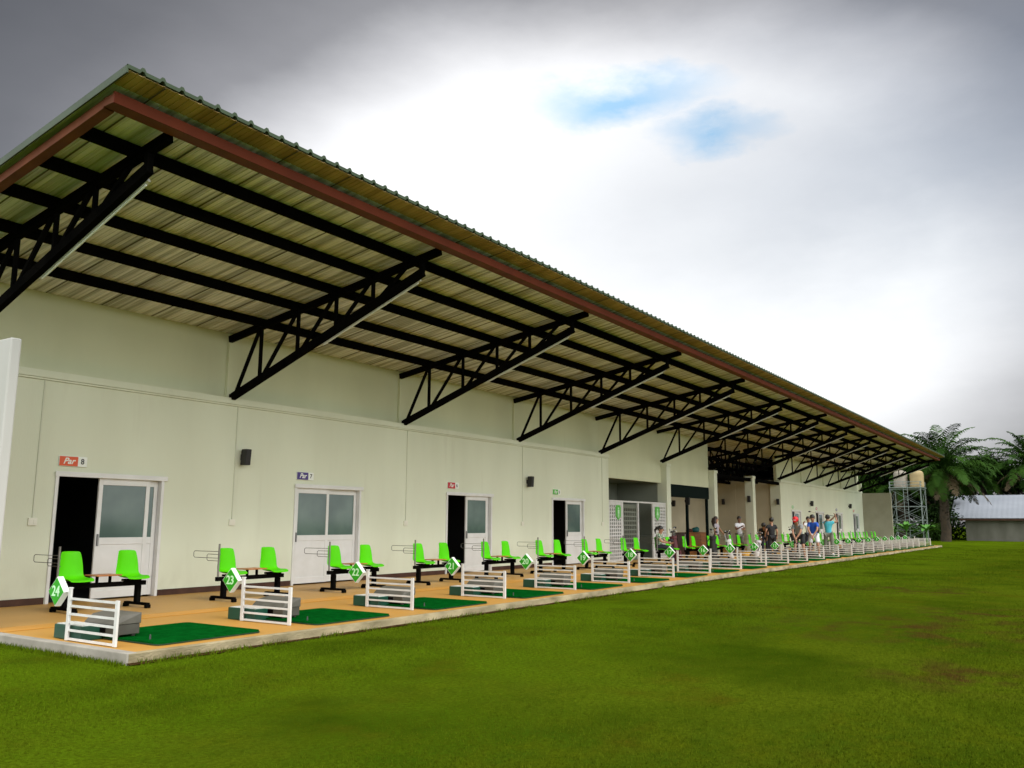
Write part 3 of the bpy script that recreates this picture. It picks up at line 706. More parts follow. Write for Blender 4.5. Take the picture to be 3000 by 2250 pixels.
# ------------------------------------------------------------------ the bays: rails, signs, benches, mats, boxes, dispensers
YRF = 8.865
def make_rail():
    r = empty('divider_rail')
    MB().box(-.013, .013, 0, .055, 0, .49).build('post', M['white'], r, bev=.004)
    MB().box(-.013, .013, .945, 1.0, 0, .575).box(-.018, .018, .940, 1.005, .576, .590).build('post', M['white'], r, bev=.004)
    for z in (.02, .115, .205, .295, .385, .465):
        MB().box(-.0095, .0095, .0555, .9445, z - .0125, z + .0125).build('bar', M['white'], r)
    return r
def sign_panel(r, n):
    c = (-.005, 1.205, .535); h = .168
    def dia(q, x0, x1):
        m = MB()
        for x in (x0, x1): m.v += [(x, 0, q), (x, -q, 0), (x, 0, -q), (x, q, 0)]
        m.f += [(0, 1, 2, 3), (7, 6, 5, 4)] + [(i, 4 + i, 4 + (i + 1) % 4, (i + 1) % 4) for i in range(4)]
        return m
    p = dia(h, -.035, .035).build('sign_panel', M['signwhite'], r, c)
    dia(h - .013, -.0405, -.0352).build('sign_face', M['sign'], p)
    me = text_mesh(str(n), .165, .002, bold=.003); me.materials.clear(); me.materials.append(M['numeral'])
    t = link('numeral', me, p); t.matrix_local = Matrix(((0, 0, -1, -.043), (-1, 0, 0, 0), (0, 1, 0, 0), (0, 0, 0, 1)))
r0_ = make_rail(); rt = proto_tree(r0_)
for i, x in enumerate(RX):
    r = r0_ if i == 0 else copy_tree(rt)
    r.location = (x, YRF, 0)
    if i < 24: tag(r, f'white bar rail with green diamond sign {24 - i}, {ORD[i]} from the near end', 'rail', 'white divider rails between the bays'); sign_panel(r, 24 - i)
    else: tag(r, 'white bar rail without a diamond sign, last one at the far end', 'rail', 'white divider rails between the bays')

def seat_mesh():
    prof = [(.215, .885, .135), (.20, .875, .155), (.185, .80, .170), (.165, .68, .188), (.145, .56, .200), (.115, .487, .205), (.04, .462, .207), (-.06, .458, .207), (-.15, .468, .203), (-.205, .466, .195), (-.232, .445, .180)]
    nu = 9; v = []; f = []
    for i, (y, z, hw) in enumerate(prof):
        for j in range(nu):
            t = -1 + 2 * j / (nu - 1); e = abs(t) ** 3
            back = max(0, min(1, (z - .47) / .2))
            v.append((t * hw, y - .045 * e * back, z + .035 * e * (1 - back) * (1 if i < 9 else .3)))
    for i in range(len(prof) - 1):
        for j in range(nu - 1): f.append((i * nu + j, i * nu + j + 1, (i + 1) * nu + j + 1, (i + 1) * nu + j))
    me = bpy.data.meshes.new('seat'); me.from_pydata(v, [], f); me.materials.append(M['seat']); me.update()
    return me
def make_bench():
    b = empty('bench')
    MB().box(-.16, 1.30, -.035, .035, .345, .415).build('beam', M['black'], b, bev=.004)
    for x in (0, 1.18):
        MB().box(x - .035, x + .035, -.045, .045, .075, .344).box(x - .035, x + .035, -.30, .30, .045, .085).box(x - .04, x + .04, -.315, -.255, 0, .06).box(x - .04, x + .04, .255, .315, 0, .06).build('leg', M['black'], b, bev=.006)
    sme = seat_mesh()
    for x in (.13, 1.05):
        s = link('seat', sme, b, (x, 0, 0), smooth=60)
        sf = s.modifiers.new('shell', 'SOLIDIFY'); sf.thickness = .012; sb = s.modifiers.new('sub', 'SUBSURF'); sb.levels = sb.render_levels = 1
        MB().box(x - .10, x + .10, -.13, .10, .416, .448).build('seat_bracket', M['black'], b)
    MB().box(.38, .80, -.16, .19, .515, .535).build('table_top', M['table'], b, bev=.008)
    MB().box(.47, .50, -.02, .02, .416, .514).box(.68, .71, -.02, .02, .416, .514).build('table_support', M['black'], b)
    MB().tube([(-.13, 0, .416), (-.13, 0, .97)], .017, 8).build('pole', M['steel'], b, smooth=50)
    w = MB()
    for zz, ln, dx in ((.84, .66, -.02), (.79, .36, .03)):
        w.tube([(-.13 + dx, .0, zz), (-.13 + dx, ln - .03, zz), (-.13 + dx, ln, zz - .02), (-.13 + dx, ln, zz - .09), (-.13 + dx, ln - .03, zz - .11), (-.13 + dx, .0, zz - .11)], .0055, 6)
    w.build('club_rack', M['wire'], b, smooth=50)
    return b
b0 = make_bench(); bt = proto_tree(b0)
BX = lambda i: RX[i] + 1.70 + (.0 if i else -.17)
for i in range(24):
    b = b0 if i == 0 else copy_tree(bt)
    b.location = (BX(i), 12.32 + (.35 if i == 0 else .1 if i == 1 else 0), 0); b.rotation_euler.z = random.uniform(-.03, .03) if i > 1 else 0
    tag(b, f'black bench with two lime green seats in bay {24 - i}, {ORD[i]} from the near end', 'bench', 'benches with lime green seats behind the tee mats')

def make_mat():
    m = empty('tee_mat')
    def slab(x0, x1, y0, y1, z0, z1, r):
        mb = MB(); pts = []
        for cx, cy_, a0 in ((x1 - r, y0 + r, -90), (x1 - r, y1 - r, 0), (x0 + r, y1 - r, 90), (x0 + r, y0 + r, 180)):
            for q in range(5): t = R(a0 + 22.5 * q); pts.append((cx + r * math.cos(t), cy_ + r * math.sin(t)))
        for z in (z0, z1): mb.v += [(a, b_, z) for a, b_ in pts]
        k = len(pts); mb.f += [tuple(range(k))[::-1], tuple(range(k, 2 * k))] + [(i, (i + 1) % k, k + (i + 1) % k, k + i) for i in range(k)]
        return mb
    slab(0, 1.46, 0, 1.46, .002, .014, .08).build('rubber_base', M['rubber'], m)
    slab(.008, 1.452, .008, 1.452, .0145, .032, .075).build('turf_top', M['turf'], m)
    MB().tube([(.14, .34, .032), (.14, .34, .085)], [.012, .008], 8).build('rubber_tee', M['tee'], m)
    return m
m0 = make_mat(); mt = proto_tree(m0)
def make_box():
    e = empty('ball_box')
    MB().box(0, .26, 0, .56, .002, .16).build('box_body', M['boxgreen'], e, bev=.006)
    t = MB().box(.02, .24, .02, .54, .1605, .168).build('tray_top', M['trayinner'], e)
    return e
k0 = make_box(); kt = proto_tree(k0)
def make_disp():
    e = empty('ball_dispenser')
    mb = MB().box(0, .30, 0, .64, .025, .14)
    for a in (.03, .23):
        for c in (.03, .57): mb.box(a, a + .04, c, c + .04, 0, .025)
    mb.build('dispenser_body', M['dispbody'], e, bev=.008)
    l = MB(); v = [(-.01, -.01, .141), (.31, -.01, .141), (.31, .65, .141), (-.01, .65, .141), (.08, .02, .24), (.31, -.01, .265), (.31, .65, .265), (.08, .62, .235)]
    l.v += v; l.f += [(3, 2, 1, 0), (4, 5, 6, 7), (0, 1, 5, 4), (1, 2, 6, 5), (2, 3, 7, 6), (3, 0, 4, 7)]
    l.build('dispenser_lid', M['displid'], e, bev=.01)
    MB().box(-.012, -.001, .2, .44, .05, .115).build('chute_mouth', M['black'], e)
    return e
d0 = make_disp(); dt = proto_tree(d0)
for i in range(24):
    n = 24 - i
    m = m0 if i == 0 else copy_tree(mt); m.location = (RX[i] + .22 + (.1 if i == 0 else 0), 8.60, 0)
    tag(m, f'dark green turf mat in front of bench {n}, {ORD[i]} mat from the near end', 'mat', 'green turf tee mats')
    m.rotation_euler.z = random.uniform(-.012, .012)
    k = k0 if i == 0 else copy_tree(kt); k.location = (RX[i] - .06, 9.92 - .45, 0)
    k.location = (RX[i] + .035, 9.62, 0)
    tag(k, f'small dark green ball box behind the rail signed {n}, {ORD[i]} from the near end', 'box', 'dark green ball boxes beside the rails')
    d = d0 if i == 0 else copy_tree(dt); d.location = (RX[i] + .27, 9.32, .033)
    tag(d, f'grey sloping ball dispenser behind rail {n}, {ORD[i]} from the near end', 'dispenser', 'grey ball dispensers')

# ------------------------------------------------------------------ counters and small things in the foyer
def counter(x0, x1, m, label):
    e = empty('counter', (x0, 15.2, 0), 0, label, 'counter')
    MB().box(0, x1 - x0, 0, .55, .004, .92).build('counter_body', M[m], e, bev=.006)
    MB().box(-.02, x1 - x0 + .02, -.04, .58, .921, .96).build('counter_top', M[m], e, bev=.006)
    for i in range(3):
        w = (x1 - x0) / 3; MB().box(w * i + .04, w * (i + 1) - .04, -.014, -.001, .08, .86).build('front_panel', M[m], e)
counter(33.6, 37.18, 'darkwood', 'dark brown counter under the rolled shutter behind the seated woman')
counter(37.24, 39.5, 'wood', 'orange wood counter in the foyer behind the column')
t = MB().ball((0, 0, .10), .17, 12, (1.3, .9, .75)).ball((.28, .02, .12), .14, 12, (.9, .9, .95)).build('cloth_bag', M['teal'], None, (38.75, 15.45, .96), smooth=60); tag(t, 'teal bundle lying on the orange wood counter', 'bag')
t = MB().ball((0, 0, .08), .16, 12, (1.6, .9, .6)).build('cloth_bag', M['maroonbag'], None, (38.05, 15.45, .96), smooth=60); tag(t, 'brown soft bag lying on the orange wood counter', 'bag')
e = empty('ball_basket', (32.42, 10.95, 0), 0, 'yellow ball basket on the floor behind the white rails', 'basket')
MB().lathe([(.13, .0), (.17, .26), (.185, .26), (.185, .29), (.155, .29), (.12, .02)], n=16).build('basket_body', M['yellow'], e, smooth=40)
MB().tube([(-.17, 0, .28), (-.1, 0, .40), (0, 0, .44), (.1, 0, .40), (.17, 0, .28)], .008, 6).build('handle', M['steel'], e, smooth=40)

# ------------------------------------------------------------------ golf bags
def golf_bag(x, y, rz, tilt, m, label, h=.86, accent='bagblack'):
    e = empty('golf_bag', (x, y, 0), rz, label, 'golf bag', 'golf bags among the benches')
    tm = Matrix.Rotation(tilt, 4, 'X')
    def put(o): o.matrix_local = tm; return o
    put(MB().lathe([(.115, 0), (.125, .02), (.12, .25), (.115, h - .12), (.135, h - .1), (.135, h), (.11, h), (.09, h - .05)], n=16).build('bag_body', M[m], e, smooth=40))
    put(MB().box(-.09, .09, -.20, -.10, .08, .38).build('pocket', M[accent], e, bev=.03)); put(MB().box(.10, .18, -.07, .07, .18, .62).build('pocket', M[accent], e, bev=.03))
    put(MB().tube([(-.10, .05, h - .08), (-.22, .08, h - .25), (-.20, .08, .40), (-.11, .05, .25)], .018, 6).build('strap', M['sash'], e, smooth=40))
    for i in range(7):
        t = 2 * math.pi * i / 7; a = (.06 * math.cos(t), .06 * math.sin(t)); q = random.uniform(.12, .32)
        c = MB().tube([(a[0], a[1], h - .1), (a[0] * 1.6, a[1] * 1.6, h + q)], .006, 6)
        big = i % 3 == 0
        c.ball((a[0] * 1.7, a[1] * 1.7 - .03, h + q + .02), .055 if big else .035, 8, (.8, 1.2, .7))
        put(c.build('club', M['bagblack' if big else 'chrome'], e, smooth=50))
    return e
golf_bag(29.45, 12.45, R(20), R(-8), 'bagmaroon', 'tall dark maroon golf bag in front of the dark counter', .92, 'bagmaroon')
golf_bag(31.72, 12.0, R(-30), R(6), 'bagblack', 'black golf bag standing beside the woman with long hair', .90)
golf_bag(34.15, 12.1, R(15), R(-10), 'bagwhite', 'white and black golf bag beside the woman with long hair and outstretched hand', .74)
golf_bag(35.55, 11.55, R(60), R(12), 'bagwhite', 'white golf bag in front of the bending woman', .70)
golf_bag(41.75, 11.6, R(-20), R(-14), 'bagblack', 'black golf bag leaning behind the golfer in the blue shirt', .95)

# ------------------------------------------------------------------ people
def skinned(nodes, edges):
    """nodes: name -> (pos, radius); one smooth continuous surface grown along the edges"""
    names = list(nodes); me = bpy.data.meshes.new('skin')
    me.from_pydata([nodes[n][0] for n in names], [(names.index(a), names.index(b)) for a, b in edges], []); me.update()
    ob = bpy.data.objects.new('skin', me); COL.objects.link(ob)
    md = ob.modifiers.new('skin', 'SKIN'); md.branch_smoothing = .4; md.use_smooth_shade = True
    for i, n in enumerate(names):
        sv = me.skin_vertices[0].data[i]; r = nodes[n][1]; sv.radius = r if isinstance(r, tuple) else (r, r); sv.use_root = i == 0
    sb = ob.modifiers.new('sub', 'SUBSURF'); sb.levels = sb.render_levels = 2
    dg = bpy.context.evaluated_depsgraph_get(); dg.update()
    out = bpy.data.meshes.new_from_object(ob.evaluated_get(dg))
    v = [tuple(q.co) for q in out.vertices]; f = [tuple(p.vertices) for p in out.polygons]
    bpy.data.objects.remove(ob); bpy.data.meshes.remove(me); bpy.data.meshes.remove(out)
    mb = MB(); mb.v = v; mb.f = f; return mb
def hand(mb, w, el, nrm, side):
    w = Vector(w); d = (w - Vector(el)).normalized(); n = Vector(nrm).normalized(); n = (n - d * n.dot(d)).normalized(); s = d.cross(n).normalized() * side
    q = len(mb.v); p = w + d * .045
    mb.tube([w - d * .01, w + d * .03, w + d * .075, w + d * .09], [.022, .034, .036, .026], 8)
    for i, (o, l) in enumerate(((-.030, .060), (-.010, .072), (.010, .067), (.028, .052))):
        b = w + d * .082 + s * o
        mb.tube([b, b + d * l * .5 + n * .008, b + d * l * .8 + n * .026, b + d * l * .85 + n * .045], [.0095, .0085, .0078, .006], 6)
    b = w + d * .035 - s * .03
    mb.tube([b, b - s * .022 + d * .025 + n * .01, b - s * .022 + d * .05 + n * .02], [.011, .0095, .007], 6)
BASE = dict(pel=(0, 0, .90), bel=(0, -.01, 1.05), che=(0, 0, 1.23), nk=(0, .005, 1.39), h0=(0, -.012, 1.465), h1=(0, -.02, 1.555), h2=(0, -.005, 1.625),
            shL=(.165, 0, 1.335), elL=(.225, .03, 1.08), wrL=(.235, -.04, .85), hipL=(.09, 0, .86), knL=(.10, -.02, .48), anL=(.10, .02, .085), toL=(.115, -.15, .035))
for k in list(BASE):
    if k.endswith('L'): BASE[k[:-1] + 'R'] = (-BASE[k][0],) + BASE[k][1:]
RAD = dict(pel=(.115, .085), bel=(.105, .075), che=(.115, .08), nk=.050, h0=.070, h1=.088, h2=.050, sh=.048, el=.042, wr=.029, hip=.075, kn=.056, an=.036, to=.032)
EDG = [('pel', 'bel'), ('bel', 'che'), ('che', 'nk'), ('nk', 'h0'), ('h0', 'h1'), ('h1', 'h2')] + [e for s in 'LR' for e in (('che', 'sh' + s), ('sh' + s, 'el' + s), ('el' + s, 'wr' + s), ('pel', 'hip' + s), ('hip' + s, 'kn' + s), ('kn' + s, 'an' + s), ('an' + s, 'to' + s))]
rad = lambda n: RAD[n[:-1]] if n[-1] in 'LR' and n[:-1] in RAD else RAD[n]
grow = lambda r, d: (r[0] + d, r[1] + d) if isinstance(r, tuple) else r + d
lerp = lambda a, b, t: tuple(a[i] + (b[i] - a[i]) * t for i in range(3))
def person(loc, rz, label, pose, shirt, legs, long_legs=True, hair='hair', skin='skin', longhair=False, cap=None, sleeve=.62, shoe='shoe', scale=1., bun=False):
    J = dict(BASE); J.update({k: v for k, v in pose.items() if k in BASE})
    body = skinned({n: (J[n], rad(n)) for n in J}, EDG)
    for s, q in (('L', 1), ('R', -1)): hand(body, J['wr' + s], J['el' + s], pose.get('palm', (-q * .8, -.5, 0)), q)
    hd = Vector(J['h1']); upv = (Vector(J['h2']) - Vector(J['h0'])).normalized(); fwd = Vector(pose.get('face', (0, -1, 0))); fwd = (fwd - upv * fwd.dot(upv)).normalized(); sd_ = fwd.cross(upv)
    body.tube([hd + fwd * .07 + upv * .015, hd + fwd * .098 - upv * .03, hd + fwd * .072 - upv * .042], [.008, .014, .006], 6)
    for q in (-1, 1): body.tube([hd + sd_ * .078 * q + upv * .015 - fwd * .01, hd + sd_ * .096 * q - fwd * .018, hd + sd_ * .078 * q - upv * .03 - fwd * .008], [.008, .014, .008], 6)
    o = body.build('person', M[skin], None, loc, smooth=80); o.rotation_euler = (0, 0, rz); o.scale = (scale,) * 3
    tag(o, label, 'person')
    ey = MB()
    for q in (-1, 1): ey.ball(tuple(hd + fwd * .078 + sd_ * .032 * q + upv * .008), .0075, 8)
    ey.ball(tuple(hd + fwd * .068 - upv * .062), .009, 8, (1.4, .5, .35)); ey.build('face_features', M['eyes'], o, smooth=80)
    N = {'pel': (lerp(J['pel'], J['bel'], -.35), grow(RAD['pel'], .036)), 'bel': (J['bel'], grow(RAD['bel'], .042)), 'che': (J['che'], grow(RAD['che'], .048)), 'nk': (lerp(J['che'], J['nk'], .93), .072)}
    E_ = [('pel', 'bel'), ('bel', 'che'), ('che', 'nk')]
    for s in 'LR':
        N['sh' + s] = (J['sh' + s], .077); N['cu' + s] = (lerp(J['sh' + s], J['el' + s], sleeve), .066); E_ += [('che', 'sh' + s), ('sh' + s, 'cu' + s)]
    skinned(N, E_).build('shirt', M[shirt], o, smooth=80)
    N = {'pel': (lerp(J['pel'], J['bel'], .12), grow(RAD['pel'], .030))}; E_ = []
    for s in 'LR':
        N['hip' + s] = (J['hip' + s], .104); N['kn' + s] = (lerp(J['hip' + s], J['kn' + s], .98 if long_legs else .86), .078 if long_legs else .092); E_ += [('pel', 'hip' + s), ('hip' + s, 'kn' + s)]
        if long_legs: N['an' + s] = (lerp(J['kn' + s], J['an' + s], .93), .058); E_.append(('kn' + s, 'an' + s))
    skinned(N, E_).build('trousers' if long_legs else 'shorts', M[legs], o, smooth=80)
    for s in 'LR':
        a, t = Vector(J['an' + s]), Vector(J['to' + s])
        MB().tube([a + (a - t).normalized() * .05 - Vector((0, 0, .035)), a - Vector((0, 0, .03)), (a + t) / 2 - Vector((0, 0, .005)), t, t + (t - a).normalized() * .05], [.034, .048, .046, .042, .02], 8).build('shoe', M[shoe], o, smooth=80)
    h = MB(); c = hd + upv * .030 - fwd * .034
    if cap:
        h.ball(tuple(c + upv * .012), .106, 12, (1, 1, 1.0)); h.build('hair', M[hair], o, smooth=80)
        k = MB(); k.ball(tuple(c + upv * .035 + fwd * .006), .112, 14, (1, 1, .92)); b0_ = c + upv * .02 + fwd * .09
        k.tube([b0_ - sd_ * .07, b0_ + fwd * .075, b0_ + sd_ * .07], [.02, .026, .02], 6); k.build('cap', M[cap], o, smooth=80)
        MB().tube([c + upv * .065 + fwd * .105 - sd_ * .04, c + upv * .07 + fwd * .116, c + upv * .065 + fwd * .105 + sd_ * .04], .009, 6).build('cap_lettering', M['signwhite'], o)
    else:
        h.ball(tuple(c), .098, 14, (1, 1, 1.05))
        if longhair: [h.tube([c + sd_ * .07 * q - fwd * .01, c + sd_ * .10 * q - fwd * .02 - upv * .14, c + sd_ * .10 * q - upv * .30, c + sd_ * .09 * q - upv * .38], [.05, .055, .045, .015], 8) for q in (-1, 1)]; h.tube([c - fwd * .05 + upv * .02, c - fwd * .075 - upv * .12, c - fwd * .06 - upv * .30, c - fwd * .05 - upv * .38], [.10, .11, .09, .03], 10)
        if bun: h.ball(tuple(c - fwd * .115 + upv * .0), .055, 10); h.tube([c - fwd * .13, c - fwd * .19 - upv * .08, c - fwd * .17 - upv * .2], [.04, .038, .012], 8)
        h.build('hair', M[hair], o, smooth=80)
    return o
def mir(d):
    d = dict(d)
    for k in list(d):
        if k.endswith('L') and k[:-1] + 'R' not in d: d[k[:-1] + 'R'] = (-d[k][0],) + tuple(d[k][1:])
    return d
address = mir(dict(pel=(0, .07, .85), bel=(0, .0, .99), che=(0, -.14, 1.13), nk=(0, -.25, 1.25), h0=(0, -.32, 1.30), h1=(0, -.39, 1.37), h2=(0, -.42, 1.44), shL=(.155, -.2, 1.21), elL=(.14, -.34, .97), hipL=(.10, .06, .82),
                   wrL=(.02, -.43, .77), wrR=(-.025, -.43, .72), knL=(.15, -.07, .46), anL=(.17, .0, .085), toL=(.20, -.16, .035), face=(0, -.6, -.8), palm=(0, -.1, -1)))
upright = dict(address); upright.update(mir(dict(bel=(0, .02, 1.0), che=(0, -.06, 1.18), nk=(0, -.12, 1.33), h0=(0, -.16, 1.40), h1=(0, -.20, 1.49), h2=(0, -.21, 1.56), shL=(.16, -.10, 1.28), elL=(.16, -.26, 1.03), hipL=(.10, .06, .82))))
upright.update(wrL=(.02, -.36, .82), wrR=(-.025, -.36, .78), face=(0, -.9, -.4))
finish = mir(dict(hipL=(.10, 0, .86), knL=(.13, -.03, .48), anL=(.14, .02, .085), toL=(.16, -.15, .035)))
finish.update(shL=(.15, -.05, 1.34), shR=(-.16, .02, 1.36), elL=(-.06, -.22, 1.42), wrL=(-.24, -.12, 1.58), elR=(-.36, -.02, 1.37), wrR=(-.30, -.10, 1.60), palm=(1, 0, .3))
seated = mir(dict(pel=(0, .02, .57), bel=(0, .05, .70), che=(0, .02, .87), nk=(0, -.01, 1.01), h0=(0, -.035, 1.075), h1=(0, -.06, 1.155), h2=(0, -.05, 1.215), shL=(.155, .0, .955), elL=(.20, -.12, .75), wrL=(.09, -.34, .70), hipL=(.09, -.03, .545), knL=(.10, -.42, .53), anL=(.10, -.40, .085), toL=(.11, -.56, .035), palm=(0, 0, 1)))
person((34.05, 9.35, .03), R(-90), 'golfer in a red cap, grey shirt and dark shorts, head bowed over the ball', address, 'grey', 'blackcloth', False, cap='red', shoe='shoeblack', scale=1.05)
person((36.75, 9.5, .03), R(-82), 'golfer in a bright blue shirt and white shorts holding a club low', upright, 'blue', 'whitecloth', False, scale=1.06)
person((38.75, 9.4, .03), R(95), 'golfer in a turquoise shirt seen from behind, both hands raised beside the head', finish, 'cyan', 'greytrouser', True, scale=1.04)
person((BX(8) + .13, 12.34, 0), R(4), 'woman in a green patterned top sitting on a lime seat, hair tied up', seated, 'pattern', 'navy', True, bun=True, shoe='shoeblack')
person((34.55, 12.85, 0), R(10), 'woman with long dark hair in a pale top reaching towards a golf bag', dict(elL=(.34, -.08, 1.14), wrL=(.55, -.16, 1.0)), 'lilac', 'greytrouser', True, longhair=True, hair='hairbrown', scale=.99)
person((37.7, 12.95, 0), R(-50), 'man in a white shirt with a dark strap, standing by the foyer column', dict(elR=(-.20, -.10, 1.10), wrR=(-.02, -.27, 1.22), elL=(.21, -.05, 1.09), wrL=(.06, -.25, 1.12)), 'whitecloth', 'greytrouser', True, skin='skin2', scale=1.01)
person((36.0, 11.0, 0), R(130), 'man in black shirt and black trousers standing with his back turned', dict(elL=(.27, .02, 1.1), wrL=(.24, -.14, .93)), 'blackcloth', 'blackcloth', True, scale=.97, shoe='shoeblack')
person((36.6, 11.5, 0), R(-75), 'dark haired woman in black bending forward over the seats', mir(dict(pel=(0, .12, .86), bel=(0, .0, .99), che=(0, -.18, 1.10), nk=(0, -.33, 1.19), h0=(0, -.41, 1.22), h1=(0, -.48, 1.27), h2=(0, -.53, 1.32), shL=(.15, -.26, 1.16), elL=(.17, -.34, .93), wrL=(.12, -.46, .75), hipL=(.09, .1, .82), face=(0, -.6, -.7))), 'blackcloth', 'navy', True, shoe='shoeblack')
person((43.0, 11.35, 0), R(-60), 'person with dark hair half hidden behind the golfer in blue, one hand raised', dict(elR=(-.30, -.14, 1.22), wrR=(-.30, -.32, 1.36)), 'whitecloth', 'navy', True, scale=1.03)
def club(a, b, label):
    a, b = Vector(a), Vector(b); d = (b - a).normalized()
    e = empty('golf_club', tuple(a), 0, label, 'golf club', 'golf clubs in the players hands')
    MB().tube([-d * .06, d * .22], [.014, .011], 8).build('grip', M['bagblack'], e, smooth=50)
    MB().tube([d * .22, b - a], [.0065, .005], 6).build('shaft', M['chrome'], e, smooth=50)
    MB().ball(tuple(b - a), .05, 10, (.8, 1.2, .6)).build('club_head', M['bagblack'], e, smooth=50)
club((33.60, 9.35, .83), (33.05, 9.30, .08), 'golf club held low by the golfer in the red cap')
club((36.36, 9.55, .90), (35.95, 9.45, .08), 'golf club held low by the golfer in the blue shirt')
club((38.90, 9.12, 1.70), (38.75, 10.15, 1.90), 'golf club held over the shoulder by the golfer in turquoise')
s_ = MB().tube([(-.15, -.06, 1.36), (-.02, -.155, 1.20), (.13, -.11, 1.02)], .028, 6)
c_ = MB().box(-.08, .08, -.06, .06, -.03, .05).box(-.05, .05, -.10, -.06, -.02, .03).build('camera_case', M['sash'], None, (BX(8) + .13, 11.95, .78), bev=.01); tag(c_, 'small black case held in the lap of the seated woman', 'case')

# ------------------------------------------------------------------ water tower, tanks, shed
T = empty('water_tower', (79.5, 11.6, 0), 0, 'pale steel lattice tower with a ladder carrying two water tanks', 'tower')
LX, LY, HZ = 2.5, 2.4, 4.45
for x in (0, LX):
    for y in (0, LY): MB().box(x - .035, x + .035, y - .035, y + .035, ZL - .02, HZ + (.55 if True else 0)).build('leg', M['galv'], T)
lev = [.9, 1.75, 2.9, 4.35]
for z in lev + [HZ + .28, HZ + .53]:
    for a, b in (((0, 0), (LX, 0)), ((0, LY), (LX, LY)), ((0, 0), (0, LY)), ((LX, 0), (LX, LY))):
        MB().bar((*a, z), (*b, z), .04, .04).build('cross_beam', M['galv'], T)
for z0, z1 in ((-.1, .9), (.9, 1.75), (1.75, 2.9), (2.9, 4.35)):
    for a, b in (((0, 0), (0, LY)), ((LX, 0), (LX, LY)), ((0, 0), (LX, 0)), ((0, LY), (LX, LY))):
        MB().bar((*a, z0), (*b, z1), .026, .026).build('brace', M['galv'], T); MB().bar((*b, z0), (*a, z1), .026, .026).build('brace', M['galv'], T)
MB().box(-.1, LX + .1, -.1, LY + .1, HZ, HZ + .06).build('tank_platform', M['galv'], T)
ld = MB()
for y in (1.0, 1.32): ld.box(-.12, -.08, y - .02, y + .02, ZL, HZ + .5)
for i in range(16): ld.box(-.115, -.085, 1.02, 1.30, .1 + .28 * i, .125 + .28 * i)
ld.build('ladder', M['galv'], T)
for y, m, lab in ((13.30, 'tank2', 'greyish cream water tank on the tower beside the roof end'), (12.02, 'tank', 'yellowish cream water tank on the tower in front of the palm')):
    e = empty('water_tank', (80.75, y, HZ + .065), 0, lab, 'tank', 'cream water tanks on the tower')
    MB().lathe([(.50, 0), (.54, .03)] + [(.55 + (.015 if i % 2 else 0), .08 + .09 * i) for i in range(13)] + [(.54, 1.26), (.44, 1.38)], n=24).build('tank_body', M[m], e, smooth=30)
    MB().lathe([(.44, 1.381), (.30, 1.44), (.22, 1.45), (.22, 1.5), (.2, 1.51)], n=24).build('lid', M[m], e, smooth=30)
H = empty('shed', (94.4, 0, 0), 0, 'low grey shed with a pale metal roof beyond the lawn', 'shed')
MB().box(0, 8, -9, 10.0, ZL - .1, 1.98).build('wall', M['shedwall'], H)
MB().bar((-.75, .9, 1.98), (-.75, .9, 1.98 + .001), .01, .01)
rf = MB(); 
for (xa, za_), (xb, zb_) in (((-.9, 2.02), (4.0, 4.30)), ((8.9, 2.02), (4.0, 4.30))):
    n = 100; k0 = len(rf.v)
    for i in range(n + 1):
        y = -10 + 21.2 * i / n; r_ = .012 if i % 2 else 0
        rf.v += [(xa, y, za_ + r_), (xb, y, zb_ + r_)]
    for i in range(n): rf.f.append((k0 + 2 * i, k0 + 2 * i + 1, k0 + 2 * i + 3, k0 + 2 * i + 2))
r_ = rf.build('roof', M['shedroof'], H); sf = r_.modifiers.new('thick', 'SOLIDIFY'); sf.thickness = .03
MB().box(-.84, -.80, -9.9, 11.1, 1.80, 1.985).build('fascia', M['skirt'], H)
g_ = MB(); g_.v += [(-.0, 10.0, 1.985), (8, 10.0, 1.985), (4, 10.0, 3.9), (-.0, 9.85, 1.985), (8, 9.85, 1.985), (4, 9.85, 3.9)]; g_.f += [(0, 1, 2), (5, 4, 3), (0, 3, 4, 1), (1, 4, 5, 2), (2, 5, 3, 0)]
g_.build('gable_wall', M['shedwall'], H)

